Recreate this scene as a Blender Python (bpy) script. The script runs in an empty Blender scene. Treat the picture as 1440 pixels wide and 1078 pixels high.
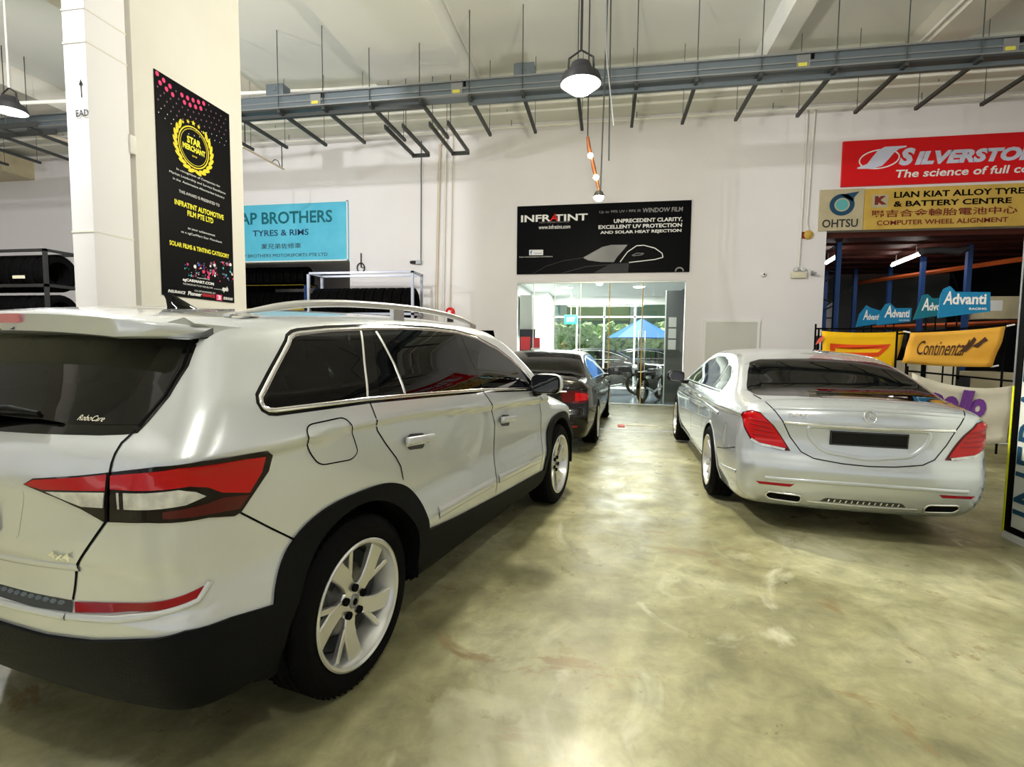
import bpy, bmesh, math, random
import numpy as np
from mathutils import Vector, Matrix
from mathutils.geometry import delaunay_2d_cdt

# ---------------------------------------------------------------- camera, sky, sun, lamps, exposure
S = bpy.context.scene
COL = S.collection
PI = math.pi
R_ = math.radians
YAW, PITCH, ROLL, EYE = .1762, .0720, .0095, 1.50
cd = bpy.data.cameras.new('camera'); cam = bpy.data.objects.new('camera', cd); COL.objects.link(cam)
cd.sensor_width = 36; cd.lens = 742/1440*36; cd.clip_start = .05; cd.clip_end = 300
fw = Vector((-math.sin(YAW)*math.cos(PITCH), math.cos(YAW)*math.cos(PITCH), -math.sin(PITCH)))
rt = Vector((math.cos(YAW), math.sin(YAW), 0)); up = rt.cross(fw)
rr = rt*math.cos(ROLL) + up*math.sin(ROLL); uu = -rt*math.sin(ROLL) + up*math.cos(ROLL)
cam.matrix_world = Matrix((( rr.x, uu.x, -fw.x, 0), (rr.y, uu.y, -fw.y, 0), (rr.z, uu.z, -fw.z, EYE), (0,0,0,1)))
S.camera = cam
S.view_settings.view_transform = 'Standard'; S.view_settings.look = 'None'
S.view_settings.gamma = 1; S.view_settings.use_curve_mapping = False
S.view_settings.exposure = 0.32
S.cycles.use_denoising = True
S.cycles.max_bounces = 7; S.cycles.diffuse_bounces = 4; S.cycles.glossy_bounces = 4
S.cycles.transparent_max_bounces = 12; S.cycles.caustics_reflective = False; S.cycles.caustics_refractive = False
S.cycles.sample_clamp_indirect = 6

W = bpy.data.worlds.new('sky'); S.world = W; W.use_nodes = True
bg = W.node_tree.nodes['Background']; bg.inputs[0].default_value = (.92, .96, 1.0, 1); bg.inputs[1].default_value = .50

def light(name, kind, loc, energy, color=(1,1,1), size=1, rot=(0,0,0), size_y=None):
    l = bpy.data.lights.new(name, kind); l.energy = energy; l.color = color
    if kind == 'AREA':
        l.size = size
        if size_y: l.shape = 'RECTANGLE'; l.size_y = size_y
        else: l.shape = 'DISK'
    elif kind == 'SUN': l.angle = R_(size)
    else: l.shadow_soft_size = size
    o = bpy.data.objects.new(name, l); o.location = loc; o.rotation_euler = rot; COL.objects.link(o)
    return o
light('sun', 'SUN', (0, 40, 30), 9.0, (1, .97, .92), 1.0, (R_(-32), 0, R_(8)))
LAMPS = [(-0.34, 6.0, 4.34), (-9.24, 7.0, 5.06), (7.4, 2.6, 5.4), (-4.9, 2.0, 6.95), (1.8, -1.2, 6.0)]  # the last is an unseen fill lamp added behind the viewer
for i, (x, y, z) in enumerate(LAMPS):
    light('high_bay_light', 'POINT', (x, y, z-.26), (360, 330, 110, 1300, 150)[i], (1, .95, .78) if i == 0 else (1, .99, .97), .14)
# ---------------------------------------------------------------- car surfaces
def spl(xs, ys):
    """monotone cubic through the points, flat outside them"""
    xs = np.array(xs, float); ys = np.array(ys, float)
    h = np.diff(xs); d = np.diff(ys) / h
    m = np.zeros(len(xs)); m[0] = d[0]; m[-1] = d[-1]
    for i in range(1, len(xs) - 1):
        if d[i-1] * d[i] > 0:
            w1 = 2*h[i] + h[i-1]; w2 = h[i] + 2*h[i-1]
            m[i] = (w1 + w2) / (w1/d[i-1] + w2/d[i])
    def f(x):
        x = np.asarray(x, float); xc = np.clip(x, xs[0], xs[-1])
        i = np.clip(np.searchsorted(xs, xc, side='right') - 1, 0, len(h) - 1)
        t = (xc - xs[i]) / h[i]; hh = h[i]
        y = (ys[i]*(1+2*t)*(1-t)**2 + m[i]*hh*t*(1-t)**2 + ys[i+1]*t*t*(3-2*t) + m[i+1]*hh*t*t*(t-1))
        return y + np.where(x > xs[-1], (x-xs[-1])*m[-1], 0) + np.where(x < xs[0], (x-xs[0])*m[0], 0)
    return f

def smax(a, b, k):
    h = np.clip(0.5 + 0.5*(a-b)/k, 0, 1)
    return b*(1-h) + a*h + k*h*(1-h)

class Shape:
    """a car body as an implicit solid: inside where f < 0"""
    def __init__(s, W, Lo, Up, crease, T, crown, xr, rcrown, xf, fcrown, zb, k=(.05,.08,.05), cw=.02, crown_p=2.6, yref=.8):
        s.W, s.Lo, s.Up, s.crease, s.T, s.crown = W, Lo, Up, crease, T, crown
        s.xr, s.rc, s.xf, s.fc, s.zb, s.k, s.cw, s.cp, s.yref = xr, rcrown, xf, fcrown, zb, k, cw, crown_p, yref
    def halfw(s, x, z):
        zc = s.crease(x); t = np.clip(0.5 + (z - zc)/(2*s.cw), 0, 1); t = t*t*(3-2*t)
        return s.W(x) + s.Lo(z)*(1-t) + s.Up(z)*t
    def f(s, P):
        x, y, z = P[..., 0], np.abs(P[..., 1]), P[..., 2]
        fs = y - s.halfw(x, z)
        e = .01
        T = s.T(x); sl = (s.T(x+e) - s.T(x-e)) / (2*e)
        ft = (z - (T - s.crown(x)*(y/s.yref)**s.cp)) / np.sqrt(1 + np.minimum(sl*sl, 9))
        xr = s.xr(z) + s.rc*(y/.75)**2.5
        fr = (xr - x) / np.sqrt(1 + np.minimum(((s.xr(z+e)-s.xr(z-e))/(2*e))**2, 4))
        ff = x - (s.xf(z) - s.fc*(y/.75)**2.5)
        fb = (s.zb(x) if callable(s.zb) else s.zb) - z
        v = smax(fs, ft, s.k[0]); v = smax(v, smax(fr, ff, .02), s.k[1]); v = smax(v, fb, s.k[2])
        return v
    def grad(s, P):
        e = .004; g = np.zeros(P.shape)
        for i in range(3):
            d = np.zeros(3); d[i] = e
            g[..., i] = s.f(P+d) - s.f(P-d)
        return g / np.maximum(np.linalg.norm(g, axis=-1, keepdims=True), 1e-9)
    def cast(s, A, B, n=34):
        """point of the surface between B (inside) and A (outside)"""
        A = np.array(A, float); B = np.array(B, float)
        lo = np.zeros(A.shape[:-1]); hi = np.ones(A.shape[:-1])
        for _ in range(n):
            m = (lo+hi)/2; P = A + (B-A)*m[..., None]; ins = s.f(P) < 0
            hi = np.where(ins, m, hi); lo = np.where(ins, lo, m)
        return A + (B-A)*hi[..., None]

VIEWS = {  # name: (u axis, v axis, outward direction, depth reached inwards)
    'right': ((1,0,0), (0,0,1), (0,-1,0), 1.5, 0.0), 'rear': ((0,-1,0), (0,0,1), (-1,0,0), 2.2, -.2),
    'front': ((0,1,0), (0,0,1), (1,0,0), 5.0, 2.0), 'top': ((1,0,0), (0,-1,0), (0,0,1), 2.4, .7),
    'diag': ((.70710678,-.70710678,0), (0,0,1), (-.70710678,-.70710678,0), 2.2, 0.1),
}
def to2d(view, P):
    u, v = VIEWS[view][0], VIEWS[view][1]
    P = np.asarray(P, float)
    return np.stack([P @ np.array(u, float), P @ np.array(v, float)], -1)
def onto(shape, view, Q):
    """2D points of a view laid onto the body; returns points and normals"""
    u, v, o, far, near = [np.array(q, float) for q in VIEWS[view]]
    Q = np.asarray(Q, float)
    base = Q[..., :1]*u + Q[..., 1:]*v
    P = shape.cast(base + o*far, base + o*near)
    return P, shape.grad(P)

c_ = lambda v: (lambda x: np.full(np.shape(x), float(v)))
SUV = Shape(
    W=spl([-1.1,-.85,-.6,-.3,0,1.4,2.9,3.4,3.7,3.9], [.90,.955,.985,1.0,1.005,1.0,.995,.965,.90,.80]),
    Lo=spl([.15,.25,.35,.5,.58,.66,.78,.95,1.1,1.3], [-.13,-.09,-.045,-.012,0,-.014,-.034,-.030,-.026,-.022]),
    Up=spl([.8,1.0,1.12,1.27,1.4,1.56,1.63,1.68,1.8], [.02,.010,0,-.045,-.115,-.205,-.262,-.33,-.50]),
    crease=spl([-.9,-.5,.16,1.29,2.9,3.8], [1.13,1.135,1.155,1.09,1.01,.95]),
    T=spl([-1.2,-.9,-.7,-.3,.3,.9,1.4,1.75,1.95,2.3,2.6,2.72,3.0,3.4,3.7,3.85,3.95], [1.52,1.575,1.60,1.64,1.675,1.69,1.68,1.65,1.585,1.385,1.22,1.165,1.14,1.08,.99,.88,.7]),
    crown=spl([-1,2,2.7,3.9], [.055,.06,.12,.14]),
    xr=spl([.2,.27,.34,.45,.58,.66,.70,.80,.84,1.0,1.06,1.15,1.22,1.27,1.5,1.6,1.8], [-.60,-.72,-.81,-.875,-.90,-.905,-.880,-.888,-.90,-.908,-.912,-.895,-.85,-.815,-.665,-.60,-.48]),
    rcrown=.055, xf=spl([.2,.5,.8,1.0,1.2], [3.75,3.9,3.9,3.82,3.7]), fcrown=.22, zb=spl([-.9,-.52,-.44,.42,.50,2.4,3.4,3.9],[.345,.325,.28,.27,.265,.265,.30,.30]), k=(.05,.10,.06))
SEDAN = Shape(
    W=spl([-1.3,-1.0,-.6,0,1.5,3.1,3.6,3.95,4.1], [.83,.885,.93,.955,.955,.95,.91,.80,.7]),
    Lo=spl([.1,.25,.4,.6,.8,.92,1.1], [-.12,-.06,-.012,0,-.012,-.03,-.06]),
    Up=spl([.8,.93,1.0,1.06,1.2,1.35,1.43,1.5,1.6], [.0,-.012,-.05,-.095,-.185,-.27,-.32,-.42,-.6]),
    crease=spl([-1.2,0,3.1,4], [.93,.92,.84,.78]),
    T=spl([-1.4,-1.25,-1.15,-1.0,-.75,-.6,-.3,0,.4,1.0,1.5,1.9,2.3,2.7,2.8,3.2,3.7,3.95,4.1], [.85,1.03,1.075,1.11,1.14,1.165,1.285,1.39,1.47,1.495,1.485,1.42,1.27,1.10,1.06,1.02,.93,.8,.5]),
    crown=spl([-1.2,-.6,0,2.2,2.8,4], [.075,.07,.07,.07,.10,.14]),
    xr=spl([.15,.22,.30,.42,.55,.62,.68,.80,.93,1.0,1.08,1.3], [-.95,-1.06,-1.15,-1.205,-1.225,-1.205,-1.185,-1.175,-1.18,-1.175,-1.15,-.9]),
    rcrown=.085, xf=spl([.2,.5,.8,1.0], [3.9,4.02,3.98,3.8]), fcrown=.25, zb=.20, k=(.055,.12,.06))
# ---------------------------------------------------------------- materials
MAT = {}
def mat(name, col, rough=.5, metal=0, coat=0, emit=0, spec=.2, noise=None, bump=None, inner=None):
    m = bpy.data.materials.new(name); m.use_nodes = True; nt = m.node_tree; b = nt.nodes['Principled BSDF']
    b.inputs['Base Color'].default_value = (*col, 1); b.inputs['Roughness'].default_value = rough
    b.inputs['Metallic'].default_value = metal; b.inputs['Specular IOR Level'].default_value = spec
    if coat: b.inputs['Coat Weight'].default_value = coat; b.inputs['Coat Roughness'].default_value = .03
    if emit: b.inputs['Emission Color'].default_value = (*col, 1); b.inputs['Emission Strength'].default_value = emit
    tc = nt.nodes.new('ShaderNodeTexCoord')
    if noise:   # (scale, second colour, low, high)
        n = nt.nodes.new('ShaderNodeTexNoise'); n.inputs['Scale'].default_value = noise[0]; n.inputs['Detail'].default_value = 6
        r = nt.nodes.new('ShaderNodeValToRGB'); r.color_ramp.elements[0].position = noise[2]; r.color_ramp.elements[1].position = noise[3]
        r.color_ramp.elements[0].color = (*col, 1); r.color_ramp.elements[1].color = (*noise[1], 1)
        nt.links.new(tc.outputs['Object'], n.inputs[0]); nt.links.new(n.outputs[0], r.inputs[0]); nt.links.new(r.outputs[0], b.inputs['Base Color'])
    if bump:    # (scale, strength)
        n2 = nt.nodes.new('ShaderNodeTexNoise'); n2.inputs['Scale'].default_value = bump[0]; n2.inputs['Detail'].default_value = 4
        bp = nt.nodes.new('ShaderNodeBump'); bp.inputs['Strength'].default_value = bump[1]; bp.inputs['Distance'].default_value = .01
        nt.links.new(tc.outputs['Object'], n2.inputs[0]); nt.links.new(n2.outputs[0], bp.inputs['Height']); nt.links.new(bp.outputs[0], b.inputs['Normal'])
    if inner:   # the unpainted inner side of a sheet
        g = nt.nodes.new('ShaderNodeNewGeometry'); d = nt.nodes.new('ShaderNodeBsdfDiffuse'); d.inputs[0].default_value = (*inner, 1)
        mx = nt.nodes.new('ShaderNodeMixShader'); out = nt.nodes['Material Output']
        nt.links.new(g.outputs['Backfacing'], mx.inputs[0]); nt.links.new(b.outputs[0], mx.inputs[1]); nt.links.new(d.outputs[0], mx.inputs[2]); nt.links.new(mx.outputs[0], out.inputs[0])
    MAT[name] = m; return m
def glass(name, tint, refl=.12, rough=0.0, ior=1.5):
    m = bpy.data.materials.new(name); m.use_nodes = True; nt = m.node_tree; nt.nodes.remove(nt.nodes['Principled BSDF'])
    t = nt.nodes.new('ShaderNodeBsdfTransparent'); t.inputs[0].default_value = (*tint, 1)
    g = nt.nodes.new('ShaderNodeBsdfGlossy'); g.inputs['Roughness'].default_value = rough; g.inputs[0].default_value = (1,1,1,1)
    f = nt.nodes.new('ShaderNodeFresnel'); f.inputs[0].default_value = ior
    mx = nt.nodes.new('ShaderNodeMixShader'); out = nt.nodes['Material Output']
    nt.links.new(f.outputs[0], mx.inputs[0]); nt.links.new(t.outputs[0], mx.inputs[1]); nt.links.new(g.outputs[0], mx.inputs[2]); nt.links.new(mx.outputs[0], out.inputs[0])
    MAT[name] = m; return m

# ---------------------------------------------------------------- objects
def link(name, me, parent=None, loc=(0,0,0), rot=(0,0,0)):
    o = bpy.data.objects.new(name, me); COL.objects.link(o); o.location = loc; o.rotation_euler = rot
    if parent is not None: o.parent = parent
    return o
def thing(name, label, cat, loc=(0,0,0), rotz=0, group=None):
    o = link(name, None, None, loc, (0,0,rotz)); o['label'] = label; o['category'] = cat
    if group: o['group'] = group
    return o
def tag(o, label, cat, group=None):
    o['label'] = label; o['category'] = cat
    if group: o['group'] = group
    return o
def struct(o): o['kind'] = 'structure'; return o
def mesh(name, V, F, m, parent=None, smooth=False, normals=None, loc=(0,0,0), rot=(0,0,0)):
    me = bpy.data.meshes.new(name); me.from_pydata([tuple(map(float, v)) for v in V], [], F); me.update()
    if m: me.materials.append(MAT[m])
    if smooth:
        me.polygons.foreach_set('use_smooth', [True]*len(me.polygons))
        if normals is not None: me.normals_split_custom_set_from_vertices([tuple(map(float, n)) for n in normals])
    return link(name, me, parent, loc, rot)
def from_bm(name, bm, m, parent=None, smooth=False, loc=(0,0,0), rot=(0,0,0), angle=None):
    bmesh.ops.recalc_face_normals(bm, faces=bm.faces)
    me = bpy.data.meshes.new(name); bm.to_mesh(me); bm.free()
    if m: me.materials.append(MAT[m])
    if smooth or angle: me.polygons.foreach_set('use_smooth', [True]*len(me.polygons))
    if angle: me.set_sharp_from_angle(angle=R_(angle))
    return link(name, me, parent, loc, rot)
def add_box(bm, lo, hi, bev=0, M=None):
    r = bmesh.ops.create_cube(bm, size=1)['verts']
    c = [(a+b)/2 for a, b in zip(lo, hi)]; s = [b-a for a, b in zip(lo, hi)]
    for v in r:
        v.co = Vector((c[0]+v.co.x*s[0], c[1]+v.co.y*s[1], c[2]+v.co.z*s[2]))
    if bev:
        ed = list({e for v in r for e in v.link_edges}); o = bmesh.ops.bevel(bm, geom=ed, offset=bev, segments=2, affect='EDGES', profile=.5); r = list({v for f in o['faces'] for v in f.verts} | {v for v in r if v.is_valid})
    if M is not None:
        for v in r: v.co = M @ v.co
    return r
def box(name, lo, hi, m, parent=None, bev=0):
    bm = bmesh.new(); add_box(bm, lo, hi, bev); return from_bm(name, bm, m, parent, angle=35 if bev else None)
def boxes(name, L, m, parent=None, bev=0):
    bm = bmesh.new()
    for lo, hi in L: add_box(bm, lo, hi, bev)
    return from_bm(name, bm, m, parent, angle=35 if bev else None)
def add_tube(bm, pts, r, seg=8, cap=True):
    pts = [Vector(p) for p in pts]; n = len(pts); rings = []
    rs = r if isinstance(r, (list, tuple)) else [r]*n
    prev = None
    for i, p in enumerate(pts):
        d = (pts[min(i+1, n-1)] - pts[max(i-1, 0)]).normalized()
        a = prev if prev is not None else (Vector((0,0,1)) if abs(d.z) < .9 else Vector((1,0,0)))
        u = (a - d*a.dot(d)).normalized(); prev = u; v = d.cross(u)
        rings.append([bm.verts.new(p + (u*math.cos(2*PI*k/seg) + v*math.sin(2*PI*k/seg))*rs[i]) for k in range(seg)])
    for a, b in zip(rings, rings[1:]):
        for k in range(seg): bm.faces.new((a[k], a[(k+1) % seg], b[(k+1) % seg], b[k]))
    if cap:
        bm.faces.new(rings[0][::-1]); bm.faces.new(rings[-1])
def tube(name, pts, r, m, parent=None, seg=8):
    bm = bmesh.new(); add_tube(bm, pts, r, seg); return from_bm(name, bm, m, parent, angle=50)
def tubes(name, L, r, m, parent=None, seg=6):
    bm = bmesh.new()
    for p in L: add_tube(bm, p, r, seg)
    return from_bm(name, bm, m, parent, angle=50)
def lathe(name, prof, seg, m, parent=None, axis='y', loc=(0,0,0), closed=False, angle=35):
    """prof: (radius, position along the axis)"""
    bm = bmesh.new(); rings = []
    for k in range(seg):
        c, s = math.cos(2*PI*k/seg), math.sin(2*PI*k/seg)
        if axis == 'y': rings.append([bm.verts.new((r*c, a, r*s)) for r, a in prof])
        elif axis == 'z': rings.append([bm.verts.new((r*c, r*s, a)) for r, a in prof])
        else: rings.append([bm.verts.new((a, r*c, r*s)) for r, a in prof])
    n = len(prof)
    for k in range(seg):
        a, b = rings[k], rings[(k+1) % seg]
        for i in range(n if closed else n-1): bm.faces.new((a[i], a[(i+1) % n], b[(i+1) % n], b[i]))
    bmesh.ops.remove_doubles(bm, verts=bm.verts, dist=1e-5)
    return from_bm(name, bm, m, parent, loc=loc, angle=angle)
def copy_tree(o, parent=None):
    c = o.copy(); COL.objects.link(c); c.parent = parent
    for ch in list(o.children): copy_tree(ch, c)
    return c

# ---------------------------------------------------------------- flat print: polygons and lettering laid on any map (u, v) -> point
def plane_map(O, U, V, off=.004):
    O, U, V = Vector(O), Vector(U).normalized(), Vector(V).normalized(); N = U.cross(V)
    return lambda u, v, o=0: O + U*u + V*v + N*(off+o)
def flat(name, polys, fn, m, parent, layer=0):
    V = []; F = []
    for P in polys:
        n = len(V); V += [fn(u, v, layer*.0015) for u, v in P]; F.append(list(range(n, n+len(P))))
    return mesh(name, V, F, m, parent)
def ring(cx, cy, rx, ry, a0=0, a1=360, n=32, w=None):
    P = [(cx+rx*math.cos(R_(a0+(a1-a0)*k/n)), cy+ry*math.sin(R_(a0+(a1-a0)*k/n))) for k in range(n + (0 if a1-a0 == 360 else 1))]
    if w is None: return [P]
    out = []
    for k in range(n):
        a, b = R_(a0+(a1-a0)*k/n), R_(a0+(a1-a0)*(k+1)/n)
        out.append([(cx+rx*math.cos(a), cy+ry*math.sin(a)), (cx+rx*math.cos(b), cy+ry*math.sin(b)), (cx+(rx-w)*math.cos(b), cy+(ry-w)*math.sin(b)), (cx+(rx-w)*math.cos(a), cy+(ry-w)*math.sin(a))])
    return out
def arc_band(pts, w):
    out = []
    for i in range(len(pts)-1):
        a, b = Vector(pts[i]), Vector(pts[i+1]); d = (b-a).normalized(); n = Vector((-d.y, d.x))
        wa, wb = (w[i], w[i+1]) if isinstance(w, list) else (w, w)
        out.append([tuple(a-n*wa/2), tuple(b-n*wb/2), tuple(b+n*wb/2), tuple(a+n*wa/2)])
    return out
_tc = {}
def text(s, rect, fn, m, parent, bold=0, shear=0, layer=1, name='lettering', rot=0):
    """a word fitted to the rectangle u0, u1, v0, v1"""
    key = (s, bold, shear)
    if key not in _tc:
        cu = bpy.data.curves.new('t', 'FONT'); cu.body = s; cu.offset = bold; cu.shear = shear; cu.resolution_u = 3; cu.fill_mode = 'FRONT'
        o = bpy.data.objects.new('t', cu); COL.objects.link(o); bpy.context.view_layer.update()
        me = bpy.data.meshes.new_from_object(o.evaluated_get(bpy.context.evaluated_depsgraph_get()))
        V = np.array([v.co[:2] for v in me.vertices]); F = [tuple(p.vertices) for p in me.polygons]
        bpy.data.objects.remove(o); bpy.data.curves.remove(cu); bpy.data.meshes.remove(me); _tc[key] = (V, F)
    V, F = _tc[key]
    if len(V) == 0: return None
    lo, hi = V.min(0), V.max(0); u0, u1, v0, v1 = rect; Q = (V-lo)/np.maximum(hi-lo, 1e-6)
    if rot == 90: Q = np.stack([1-Q[:,1], Q[:,0]], 1)
    return mesh(name, [fn(u0+(u1-u0)*a, v0+(v1-v0)*b, layer*.0015) for a, b in Q], F, m, parent)

# ---------------------------------------------------------------- things laid on a car body
def inpoly(Q, poly):
    x, y = Q[..., 0], Q[..., 1]; ins = np.zeros(x.shape, bool); n = len(poly)
    for i in range(n):
        x0, y0 = poly[i]; x1, y1 = poly[(i+1) % n]
        c = (y0 > y) != (y1 > y)
        with np.errstate(divide='ignore', invalid='ignore'): xi = (x1-x0)*(y-y0)/(y1-y0+1e-12) + x0
        ins ^= c & (x < xi)
    return ins
def densify(poly, sp, closed=True):
    out = []; n = len(poly)
    for i in range(n if closed else n-1):
        a, b = np.array(poly[i]), np.array(poly[(i+1) % n]); k = max(1, int(np.ceil(np.linalg.norm(b-a)/sp)))
        out += [a+(b-a)*j/k for j in range(k)]
    if not closed: out.append(np.array(poly[-1]))
    return np.array(out)
def rounded(poly, r, n=4):
    out = []; N = len(poly)
    for i in range(N):
        p, a, b = np.array(poly[i], float), np.array(poly[i-1], float), np.array(poly[(i+1) % N], float)
        da, db = a-p, b-p; la, lb = np.linalg.norm(da), np.linalg.norm(db); q = min(r, la*.45, lb*.45)
        A, B = p+da/la*q, p+db/lb*q
        for k in range(n+1):
            t = k/n; out.append(A*(1-t)**2 + 2*p*t*(1-t) + B*t*t)
    return out
def side_flip(P, N, s):
    if s > 0: return P, N
    f = np.array([1., -1., 1.]); return P*f, N*f
def patch(name, shape, view, poly, m, parent, off=.003, sp=.04, sides=(1,), skirt=0, label=None):
    """a sheet of the given outline lying on the body; sides -1 is the mirrored copy on the other flank"""
    B = densify(poly, sp); n = len(B)
    lo, hi = B.min(0), B.max(0); gx = np.arange(lo[0]+sp/2, hi[0], sp); gy = np.arange(lo[1]+sp/2, hi[1], sp)
    G = np.stack(np.meshgrid(gx, gy), -1).reshape(-1, 2)
    G = G[inpoly(G, B)] if len(G) else G
    if len(G):
        d = np.full(len(G), 9.)
        for i in range(n):
            a, b = B[i], B[(i+1) % n]; ab = b-a; t = np.clip(((G-a)@ab)/max(ab@ab, 1e-12), 0, 1); d = np.minimum(d, np.linalg.norm(G-(a+t[:, None]*ab), axis=1))
        G = G[d > sp*.35]
    Q = np.concatenate([B, G]) if len(G) else B
    v, e, f, *_ = delaunay_2d_cdt([Vector(q) for q in Q], [(i, (i+1) % n) for i in range(n)], [], 1, 1e-6)
    Q = np.array([tuple(q) for q in v]); P, N = onto(shape, view, Q); obs = []
    for s in sides:
        P2, N2 = side_flip(P, N, s); V = P2 + N2*off; F = [tuple(t) for t in f]
        # face orientation
        a, b, c = [V[i] for i in F[0][:3]]
        if np.dot(np.cross(b-a, c-a), N2[F[0][0]]) < 0: F = [t[::-1] for t in F]
        if skirt:
            cnt = {}
            for t in F:
                for i in range(len(t)): k = (t[i], t[(i+1) % len(t)]); cnt[k] = 1
            rim = [k for k in cnt if (k[1], k[0]) not in cnt]; idx = sorted({i for k in rim for i in k}); mp = {}
            V = list(V); NN = list(N2)
            for i in idx: mp[i] = len(V); V.append(P2[i] - N2[i]*skirt); NN.append(N2[i])
            # own rim vertices keep the rim crisp
            mq = {}
            for i in idx: mq[i] = len(V); V.append(V[i]); NN.append(N2[i])
            F = F + [(mq[b_], mq[a_], mp[a_], mp[b_]) for a_, b_ in rim]
            o = mesh(name, V, F, m, parent, True)
            o.data.set_sharp_from_angle(angle=R_(40))
        else: o = mesh(name, V, F, m, parent, True, N2)
        obs.append(o)
    return obs
def strip(name, shape, view, pts, m, parent, hw=.004, h=.002, off=.0012, closed=False, sides=(1,), sp=.03, nw=None):
    """a bead or gap line along a path on the body"""
    Q = densify(pts, sp, closed); n = len(Q); T = np.zeros_like(Q)
    for i in range(n):
        a = Q[i-1] if (closed or i) else Q[i]; b = Q[(i+1) % n] if (closed or i < n-1) else Q[i]; T[i] = b-a
    T /= np.maximum(np.linalg.norm(T, axis=1, keepdims=True), 1e-9); Nn = np.stack([-T[:, 1], T[:, 0]], 1)
    ts = [-1, 0, 1] if h < .003 else [-1, -.8, -.4, 0, .4, .8, 1]
    rows = []; nr = []
    for t in ts:
        P, N = onto(shape, view, Q + Nn*(t*hw)); rows.append(P + N*(off + h*math.sqrt(max(0, 1-t*t)))); nr.append(N)
    V0 = np.concatenate(rows); N0 = np.concatenate(nr); obs = []; K = len(ts)
    for s in sides:
        V, N = side_flip(V0, N0, s); F = []
        for k in range(K-1):
            for i in range(n if closed else n-1):
                j = (i+1) % n; F.append((k*n+i, k*n+j, (k+1)*n+j, (k+1)*n+i))
        a, b, c = [V[i] for i in F[0][:3]]
        if np.dot(np.cross(b-a, c-a), N[F[0][0]]) < 0: F = [t[::-1] for t in F]
        obs.append(mesh(name, V, F, m, parent, True, N if h < .003 else None))
    return obs
def body_map(shape, view, off=.002, s=1):
    def fn(u, v, o=0):
        P, N = onto(shape, view, np.array([[u, v]])); P, N = side_flip(P, N, s); return Vector((P[0]+N[0]*(off+o)).tolist())
    return fn
def body_mesh(shape, cell, x0, x1, yb, z0, z1, arches, Ra, holes):
    """the painted shell: rays from the middle of the car through a box grid"""
    def axis(a, b): return np.linspace(a, b, int(round((b-a)/cell))+1)
    X, Y, Z = axis(x0, x1), axis(-yb, yb), axis(z0, z1)
    ids = {}; P = []; F = []
    def vid(i, j, k):
        key = (i, j, k)
        if key not in ids: ids[key] = len(P); P.append((X[i], Y[j], Z[k]))
        return ids[key]
    nx, ny, nz = len(X)-1, len(Y)-1, len(Z)-1
    for i in range(nx):
        for k in range(nz):
            F.append((vid(i,0,k), vid(i+1,0,k), vid(i+1,0,k+1), vid(i,0,k+1)))
            F.append((vid(i+1,ny,k), vid(i,ny,k), vid(i,ny,k+1), vid(i+1,ny,k+1)))
        for j in range(ny):
            F.append((vid(i,j,nz), vid(i+1,j,nz), vid(i+1,j+1,nz), vid(i,j+1,nz)))
            F.append((vid(i+1,j,0), vid(i,j,0), vid(i,j+1,0), vid(i+1,j+1,0)))
    for j in range(ny):
        for k in range(nz):
            F.append((vid(0,j+1,k), vid(0,j,k), vid(0,j,k+1), vid(0,j+1,k+1)))
            F.append((vid(nx,j,k), vid(nx,j+1,k), vid(nx,j+1,k+1), vid(nx,j,k+1)))
    P = np.array(P); q = np.stack([np.clip(P[:, 0], x0+.75, x1-.8), P[:, 1]*.0, np.full(len(P), .72)], 1)
    d = P-q; far = q + d*1.6
    V = shape.cast(far, q)
    for xw, zw in arches:   # pull the cut edge onto the arch circle
        for _ in range(2):
            r = np.hypot(V[:, 0]-xw, V[:, 2]-zw); sel = (abs(r-Ra) < cell*.62) & (abs(V[:, 1]) > .6) & (V[:, 2] > zw-.3)
            sc = Ra/r[sel]; xn = xw+(V[sel, 0]-xw)*sc; zn = zw+(V[sel, 2]-zw)*sc; sg = np.sign(V[sel, 1])
            A = np.stack([xn, sg*1.5, zn], 1); B = np.stack([xn, sg*0, zn], 1); V[sel] = shape.cast(A, B)
    N = shape.grad(V); F = np.array(F); C = V[F].mean(1); CN = N[F].mean(1); keep = np.ones(len(F), bool)
    for xw, zw in arches: keep &= ~((np.hypot(C[:, 0]-xw, C[:, 2]-zw) < Ra) & (abs(C[:, 1]) > .58))
    for view, poly in holes:
        if view == 'right':
            keep &= ~(inpoly(C[:, [0, 2]], poly) & (abs(CN[:, 1]) > .35))
        elif view == 'rear': keep &= ~(inpoly(np.stack([-C[:, 1], C[:, 2]], 1), poly) & (CN[:, 0] < -.3) & (C[:, 0] < .5))
        elif view == 'front': keep &= ~(inpoly(C[:, [1, 2]], poly) & (CN[:, 0] > .25) & (C[:, 0] > 1))
    F = F[keep]; used = np.unique(F); mp = np.full(len(V), -1); mp[used] = np.arange(len(used))
    return V[used], [tuple(int(i) for i in f) for f in mp[F]], N[used]
mat('silver_paint', (.66,.685,.70), .30, .5, 1, spec=.5, inner=(.02,.02,.02))
mat('silver_trim', (.66,.685,.70), .30, .5, 1, spec=.5); mat('sedan_paint', (.58,.615,.645), .27, .6, 1, spec=.5, inner=(.02,.02,.02))
mat('dark_paint', (.005,.0035,.0025), .2, 0, .35, inner=(.02,.02,.02))
mat('gap', (.003,.003,.003), .9, spec=.1); mat('black_plastic', (.0045,.005,.0055), .55, spec=.08, bump=(160, .25)); mat('gloss_black', (.003,.003,.003), .06, coat=.25)
mat('chrome', (.88,.88,.87), .12, 1); mat('satin_silver', (.78,.78,.77), .28, .9); mat('alloy', (.74,.74,.72), .30, .85, .5)
mat('rubber', (.003,.003,.0033), .75, spec=.08, bump=(60, .15)); mat('rubber_old', (.002,.002,.0022), .8, spec=.05)
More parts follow.
